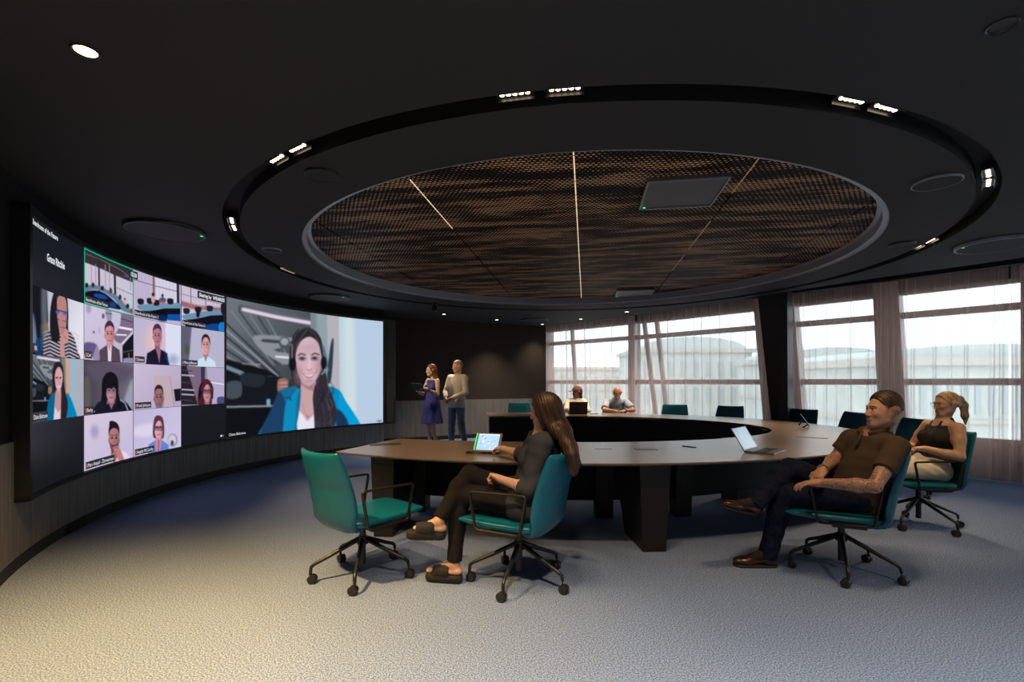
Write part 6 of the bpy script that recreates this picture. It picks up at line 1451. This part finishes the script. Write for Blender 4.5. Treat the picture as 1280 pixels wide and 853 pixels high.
# --- tattooed man in olive polo
def man_polo():
    J = JT(pel=(2.495, 3.475, .565), chest=(2.555, 3.41, .845), neck=(2.550, 3.405, 1.015), head=(2.578, 3.36, 1.168), hf=(-.99, .08, .06), hu=(0.05, 0, 1),
           shL=(2.560, 3.215, .940), shR=(2.52, 3.600, .945), elL=(2.310, 3.085, .705), elR=(2.425, 3.63, .800), wrL=(2.075, 3.275, .690), wrR=(2.205, 3.425, .755),
           hipL=(2.455, 3.395, .555), hipR=(2.515, 3.56, .560), knL=(2.010, 3.545, .545), knR=(2.085, 3.63, .725), anL=(1.905, 3.60, .105), anR=(1.775, 3.52, .495),
           toeL=(1.68, 3.61, .035), toeR=(1.52, 3.455, .500), dnL=(0, 0, -1), dnR=(.35, 0, -1))
    sh = (2.49, 3.47, 0)
    tat = lambda J: [(J['elL'], J['wrL'], -.1, .95), (J['shL'], J['elL'], .3, 1.1), (J['elR'], J['wrR'], -.2, .9), (J['neck'] + V3(.04, -.02, -.04), J['head'] + V3(.07, -.02, -.03), -.3, .75)]
    root, HP = build_person('person', J, 'seated person with short hair, tattooed arms and olive polo shirt, legs crossed', SKIN_M,
        dict(sc=1.06, asc=1.12, lsc=1.05, hsc=1.06, heavy=.004, belly=.02, foot=.7, stubble=(.10, .07, .05), fade=(.045, .030, .022), tattoo=tat, brow=(.10, .05, .03),
             handL=((-.93, .30, -.10), (-.1, .0, 1), dict(curl=.35, thumb=-1)), handR=((-.72, -.42, -.52), (-.30, -.30, .9), dict(curl=.38, thumb=-1, sc=1.03))), .0045, sh)
    top_garment(J, M['olive'], root, sh, 'polo_shirt', .015, .62, False, 1.06, asc=1.10, belly=.03, h=.0065, fold=.0035, seed=5, flare=.005, cuts=[(J['neck'] + V3(0, 0, .012), V3(-.45, 0, 1))],
                extra=[([Cap(J['neck'] + V3(math.cos(a) * .084, math.sin(a) * .080, .026 + .028 * math.cos(a)), J['neck'] + V3(math.cos(a + .42) * .084, math.sin(a + .42) * .080, .026 + .028 * math.cos(a + .42)), .015) for a in np.arange(-2.5, 2.5, .42)], .012, .012),
                       ([Cap(J['chest'] + V3(-.02, 0, -.06), J['pel'] + V3(-.05, 0, .03), .145, .145)], .05, .06)])
    MB().tube([tuple(J['neck'] + V3(-.078, .01, .012) - vec(sh)), tuple(J['neck'] + V3(-.112, .0, -.05) - vec(sh)), tuple(J['neck'] + V3(-.130, -.0, -.11) - vec(sh))], .006, 8, flat=1.8).build('placket', M['olive'], root, smooth=True)
    legs_garment(J, M['denim_dark'], root, sh, 'jeans', .014, 1.13, 1.05, 1.05, False, .0065, .004, 7, flare=.012)
    hair_shell(J, HP, root, sh, (.022, .014, .010), (.060, .036, .022), .004, .080, (), .005, .012, k=1.06, cap_h=.016)
    shoe('shoe', (1.965, 3.60, 0), (1.655, 3.615, 0), (0, 0, 1), root, sh, M['brown_shoe'], M['dark_sole'], ht=.070, wid=.048, cuff=.022)
    shoe('shoe', (1.800, 3.530, .392), (1.500, 3.450, .472), (.3, 0, 1), root, sh, M['brown_shoe'], M['dark_sole'], ht=.070, wid=.048, cuff=.022)
    for s in 'LR':
        an, toe, kn = J['an' + s], J['toe' + s], J['kn' + s]; u_ = unit(kn - an); d_ = unit(toe - an)
        f = Field(); f.add([Cap(an + u_ * .07, an - u_ * .005, .046, .043), Cap(an, an + d_ * .125 - u_ * .012, .041, .034)], .02, .01); f.mesh('sock', .005, M['sock'], root, None, sh)
    ring_band(J['wrR'] + V3(-.008, -.006, -.003), J['wrR'] - J['elR'], .034, .004, .012, M['metal_ring'], 'bracelet', root, sh)
man_polo()

# --- blonde woman in black top
def woman_blonde():
    J = JT(pel=(3.985, 4.61, .56), chest=(4.065, 4.585, .85), neck=(4.085, 4.59, 1.025), head=(4.100, 4.57, 1.160), hf=(-.99, .10, -.08), hu=(0, 0, 1),
           shL=(4.085, 4.425, .945), shR=(4.085, 4.755, .945), elL=(4.02, 4.345, .695), elR=(4.00, 4.85, .71), wrL=(3.815, 4.47, .755), wrR=(3.80, 4.66, .765),
           hipL=(3.97, 4.52, .55), hipR=(3.985, 4.70, .55), knL=(3.545, 4.50, .56), knR=(3.555, 4.71, .56), anL=(3.47, 4.60, .10), anR=(3.49, 4.80, .10),
           toeL=(3.29, 4.60, .04), toeR=(3.31, 4.80, .04))
    sh = (3.98, 4.61, 0)
    root, HP = build_person('person', J, 'seated person with blonde ponytail and glasses, black sleeveless top and cream trousers', (.48, .30, .20),
        dict(female=True, sc=1.0, asc=1.08, lsc=1.05, hsc=.97, brow=(.12, .08, .05), handL=((-.93, .28, .05), (0, 0, 1), dict(curl=.5, thumb=-1, sc=.93)), handR=((-.8, -.5, -.05), (0, 0, 1), dict(curl=.5, thumb=1, sc=.93))), .006, sh)
    N = J['neck']
    top_garment(J, M['black_knit'], root, sh, 'sleeveless_top', .006, 0, True, .97, h=.007, fold=.0, cuts=[(N + V3(0, 0, -.045), V3(-.25, 0, 1)), (J['shL'] + V3(0, .045, 0), V3(0, -1, .45)), (J['shR'] + V3(0, -.045, 0), V3(0, 1, .45))],
                extra=[([Cap(N + V3(-.05, -.045, -.03), N + V3(.03, -.062, .004), .010), Cap(N + V3(.03, -.062, .004), N + V3(.075, -.05, -.05), .010), Cap(N + V3(-.05, -.045, -.03), J['chest'] + V3(-.10, -.06, .06), .012, .014), Cap(N + V3(-.05, .045, -.03), N + V3(.03, .062, .004), .010), Cap(N + V3(.03, .062, .004), N + V3(.075, .05, -.05), .010), Cap(N + V3(-.05, .045, -.03), J['chest'] + V3(-.10, .06, .06), .012, .014)], .01, .01)])
    legs_garment(J, M['cream'], root, sh, 'trousers', .018, .9, 1.05, 1.03, True, .008, .004, 2, flare=.012, top=.12)
    c1, c2 = (.16, .10, .055), (.46, .33, .20)
    hair_shell(J, HP, root, sh, c1, c2, .005, .062, [([Cap(HP(-.095, 0, .045), HP(-.122, 0, .044), .022, .027), Cap(HP(-.122, 0, .044), HP(-.146, .01, -.02), .029, .032), Cap(HP(-.146, .01, -.02), HP(-.146, .015, -.12), .032, .026), Cap(HP(-.146, .015, -.12), HP(-.142, .02, -.20), .026, .008)], .02, .015)], .006, -.03, cuts=[(HP(-.02, 0, -.03), unit(J['HF'] * .6 - J['HU']))])
    spectacles(J, HP, root, sh, M['glasses'])
    for s in 'LR': shoe('shoe', J['an' + s] * V3(1, 1, 0) + V3(.05, 0, 0), J['toe' + s] * V3(1, 1, 0) + V3(-.03, 0, 0), (0, 0, 1), root, sh, M['white_cloth'], M['white_cloth'], h=.008)
woman_blonde()

# --- standing woman in the blue dress
def woman_dress():
    J = JT(pel=(-1.56, 9.45, .95), chest=(-1.545, 9.45, 1.27), neck=(-1.54, 9.45, 1.455), head=(-1.575, 9.43, 1.595), hf=(-.92, -.36, -.06), hu=(0, 0, 1),
           shL=(-1.435, 9.34, 1.395), shR=(-1.655, 9.545, 1.40), elL=(-1.42, 9.26, 1.135), elR=(-1.74, 9.46, 1.14), wrL=(-1.61, 9.14, 1.245), wrR=(-1.83, 9.28, 1.215),
           hipL=(-1.51, 9.39, .92), hipR=(-1.62, 9.50, .92), knL=(-1.535, 9.36, .51), knR=(-1.615, 9.44, .50), anL=(-1.44, 9.42, .12), anR=(-1.58, 9.44, .12), toeL=(-1.53, 9.28, .04), toeR=(-1.70, 9.34, .04))
    sh = (-1.56, 9.45, 0)
    root, HP = build_person('person', J, 'standing person with long auburn hair in a royal blue sleeveless dress, holding a tablet', (.56, .38, .30),
        dict(female=True, sc=.90, asc=.88, lsc=.88, hsc=.95, handL=((-.85, -.4, .28), (.1, -.5, .8), dict(curl=.55, thumb=-1, sc=.9)), handR=((-.2, -.75, .45), (-.3, .3, -.9), dict(curl=.5, thumb=-1, sc=.9))), .007, sh)
    f = Field(); f.add(torso_prims(J, .90, .008, True), .05, .03, cuts=[(J['neck'] + V3(0, 0, -.04), V3(0, 0, 1)), (J['shL'] - J['sd'] * .035, J['sd'] + J['up'] * .3), (J['shR'] + J['sd'] * .035, -J['sd'] + J['up'] * .3)])
    f.add([Cap((-1.55, 9.45, 1.06), (-1.56, 9.44, .50), .115, .215, sq=(J['fw'], 1.12))], .03, .06, cuts=[((0, 0, .575), (0, 0, -1))])
    f.mesh('dress', .009, M['blue_dress'], root, None, sh, lambda P: np.clip((1.02 - P[:, 2]) * 3.0, 0, 1) * .010 * np.sin(np.arctan2(P[:, 1] - 9.45, P[:, 0] + 1.56) * 9))
    hair_shell(J, HP, root, sh, (.06, .022, .010), (.20, .075, .035), .014, .052, [([Cap(HP(-.05, .03, .0), HP(-.085, .05, -.19), .060, .050), Cap(HP(-.05, -.03, .0), HP(-.075, -.05, -.19), .060, .045), Cap(HP(-.08, .06, -.15), HP(-.075, .075, -.24), .038, .018)], .03, .02)], .008, -.09)
    for s in 'LR': shoe('shoe', J['an' + s] * V3(1, 1, 0) + unit(J['an' + s] - J['toe' + s]) * V3(.04, .04, 0), J['toe' + s] * V3(1, 1, 0), (0, 0, 1), root, sh, M['black_shoe'], M['dark_sole'], h=.009, ht=.04, wid=.036)
    ring_band(J['wrL'] + (J['elL'] - J['wrL']) * .15, J['elL'] - J['wrL'], .027, .005, .014, M['black_shoe'], 'wristband', root, sh)
    tp = empty('tablet', (-1.80, 9.13, 1.30)); tag(tp, 'dark tablet held by the standing person in the blue dress', 'tablet')
    fit_frame(tp, Vector((-1.775, 9.12, 1.275)), Vector((.88, -.40, -.1)), Vector((-.45, -.35, .75)))
    MB().box((0, 0, 0), (.25, .012, .18)).build('case', M['dark_plastic'], tp, bevel=.003); MB().box((0, .007, 0), (.23, .001, .16)).build('display', M['dark_plastic'], tp)
woman_dress()

# --- standing man in the beige jacket
def man_jacket():
    J = JT(pel=(-1.13, 9.90, .98), chest=(-1.115, 9.90, 1.32), neck=(-1.10, 9.90, 1.525), head=(-1.115, 9.88, 1.685), hf=(-.88, -.46, -.10), hu=(0, 0, 1),
           shL=(-.955, 9.76, 1.455), shR=(-1.275, 10.02, 1.455), elL=(-.925, 9.66, 1.165), elR=(-1.36, 9.93, 1.17), wrL=(-1.20, 9.62, 1.045), wrR=(-1.33, 9.70, 1.05),
           hipL=(-1.06, 9.84, .95), hipR=(-1.21, 9.95, .95), knL=(-1.03, 9.83, .52), knR=(-1.235, 9.92, .52), anL=(-.95, 9.90, .10), anR=(-1.25, 9.95, .10), toeL=(-1.08, 9.72, .04), toeR=(-1.40, 9.80, .04))
    sh = (-1.13, 9.90, 0)
    root, HP = build_person('person', J, 'standing person in a beige jacket and faded jeans, hands clasped in front', (.50, .28, .19),
        dict(sc=1.0, hsc=1.02, handL=((-.85, -.1, -.35), (.0, -1, .2), dict(curl=.7, thumb=1)), handR=((.2, -.65, -.55), (-.5, -.6, .2), dict(curl=.6, thumb=-1))), .007, sh)
    f = Field(); f.add(torso_prims(J, 1.0, .004), .05, .03, cuts=[(J['pel'], -J['up']), (J['neck'] + V3(0, 0, .03), V3(0, 0, 1))]); f.mesh('shirt', .009, M['pale_blue'], root, None, sh)
    fw = unit(J['fw']); f = Field()
    f.add(torso_prims(J, 1.0, .018) + [Cap(J['pel'] + V3(0, 0, .12), J['pel'] + V3(0, 0, -.14), .155, .165, sq=(fw, 1.25))], .05, .03, cuts=[((0, 0, .855), (0, 0, -1)), (J['neck'] + V3(0, 0, .01), V3(0, 0, 1))])
    for s in 'LR':
        a, b, w = J['sh' + s], J['el' + s], J['wr' + s]; f.add([Cap(a, b, .068, .056), Cap(b, b + (w - b) * .93, .056, .044, fb=True)], .02, .035)
    V = J['chest'] + fw * .15; up = J['up']; sd = J['sd']
    f.add([Cap(V + up * .02 - fw * .02, V + up * .20 - fw * .02, .020, .060, sq=(sd, .8))], .0, .006, sub=True)
    f.mesh('jacket', .009, M['beige_jacket'], root, None, sh, folds(.003, 22, 4))
    legs_garment(J, M['denim_light'], root, sh, 'jeans', .014, 1.02, 1.0, 1.0, False, .009, .005, 8)
    hair_shell(J, HP, root, sh, (.20, .12, .06), (.42, .28, .15), .005, .072, (), .007, .0, cap_h=.013)
    for s in 'LR': shoe('shoe', J['an' + s] * V3(1, 1, 0) + unit(J['an' + s] - J['toe' + s]) * V3(.06, .06, 0), J['toe' + s] * V3(1, 1, 0) + unit(J['toe' + s] - J['an' + s]) * V3(.05, .05, 0), (0, 0, 1), root, sh, M['white_cloth'], M['white_cloth'], h=.009)
man_jacket()

# --- two people at the far side of the table
def far_pair():
    def base(cx, cy, lean=0.0):
        return dict(pel=(cx, cy, .56), chest=(cx, cy - .03 - lean * .5, .86), neck=(cx, cy - .05 - lean, 1.03), hipL=(cx + .09, cy - .02, .55), hipR=(cx - .09, cy - .02, .55), knL=(cx + .12, cy - .46, .54), knR=(cx - .12, cy - .46, .54),
                    anL=(cx + .12, cy - .50, .10), anR=(cx - .12, cy - .50, .10), toeL=(cx + .13, cy - .68, .04), toeR=(cx - .13, cy - .68, .04))
    cx, cy = 1.385, 10.56
    J = JT(**base(cx, cy, .02), head=(1.40, 10.44, 1.150), hf=(-.96, -.22, -.08), hu=(0, 0, 1), shL=(1.56, 10.47, .95), shR=(1.21, 10.47, .95), elL=(1.62, 10.30, .76), elR=(1.14, 10.26, .78), wrL=(1.48, 10.06, .80), wrR=(1.22, 10.04, .80))
    sh = (cx, cy, 0)
    root, HP = build_person('person', J, 'seated person in a white top and reddish brown cap behind the dark laptop', (.26, .13, .08), dict(sc=.96, asc=.95, hsc=.98, handL=((-.3, -.9, 0), (0, 0, 1), dict(curl=.4, thumb=-1, sc=.9)), handR=((.2, -.9, 0), (0, 0, 1), dict(curl=.4, thumb=1, sc=.9))), .008, sh)
    top_garment(J, M['white_cloth'], root, sh, 'sweater', .018, 1.9, False, .96, h=.010, fold=.004, cuts=[(J['neck'] + V3(0, 0, .0), V3(0, 0, 1))]); legs_garment(J, M['black_cloth'], root, sh, 'trousers', .012, .97, h=.010)
    hair_shell(J, HP, root, sh, (.010, .008, .007), (.03, .02, .015), .016, .030, [([Cap(HP(-.05, 0, -.01), HP(-.085, 0, -.11), .060, .035)], .02, .02)], .009, -.11)
    f = Field(); F, U, S = J['HF'], J['HU'], J['HS']; f.add([Ell(HP(-.010, 0, .055), (.112, .095, .088), [F, S, U])], .01, .0, cuts=[(HP(0, 0, .042), -U)]); f.add([Cap(HP(.075, 0, .050), HP(.150, 0, .040), .010, .008, sq=(U, 6.0))], 0, .012)
    f.mesh('cap', .006, M['cap_brown'], root, None, sh)
    for s in 'LR': shoe('shoe', J['an' + s] * V3(1, 1, 0) + V3(0, .07, 0), J['toe' + s] * V3(1, 1, 0) + V3(0, -.04, 0), (0, 0, 1), root, sh, M['black_shoe'], M['dark_sole'], h=.010)
    cx, cy = 2.215, 10.42
    J = JT(**base(cx, cy, .14), head=(2.205, 10.16, 1.150), hf=(-.62, -.72, -.30), hu=(0, -.15, 1), shL=(2.41, 10.24, .95), shR=(2.00, 10.24, .95), elL=(2.50, 9.96, .80), elR=(1.90, 9.98, .80), wrL=(2.28, 9.80, .79), wrR=(2.06, 9.82, .79))
    sh = (cx, cy, 0)
    root, HP = build_person('person', J, 'seated bald person with grey beard and pale blue shirt at the far table', (.52, .27, .19), dict(sc=1.04, asc=1.08, hsc=1.04, belly=.03, beard=(.42, .38, .35), handL=((-.95, -.1, -.05), (0, 0, 1), dict(curl=.5, thumb=1)), handR=((.95, -.1, 0), (0, 0, 1), dict(curl=.5, thumb=-1))), .008, sh)
    top_garment(J, M['pale_blue'], root, sh, 'shirt', .018, .8, False, 1.04, belly=.03, h=.010, fold=.004, flare=.016, cuts=[(J['neck'] + V3(0, 0, .01), V3(0, 0, 1))]); legs_garment(J, M['denim_dark'], root, sh, 'jeans', .014, .97, h=.010)
    spectacles(J, HP, root, sh, M['glasses']); ring_band(J['wrL'] + (J['elL'] - J['wrL']) * .12, J['elL'] - J['wrL'], .030, .008, .03, M['dark_plastic'], 'wristwatch', root, sh)
    for s in 'LR': shoe('shoe', J['an' + s] * V3(1, 1, 0) + V3(0, .07, 0), J['toe' + s] * V3(1, 1, 0) + V3(0, -.04, 0), (0, 0, 1), root, sh, M['brown_shoe'], M['dark_sole'], h=.010)
far_pair()
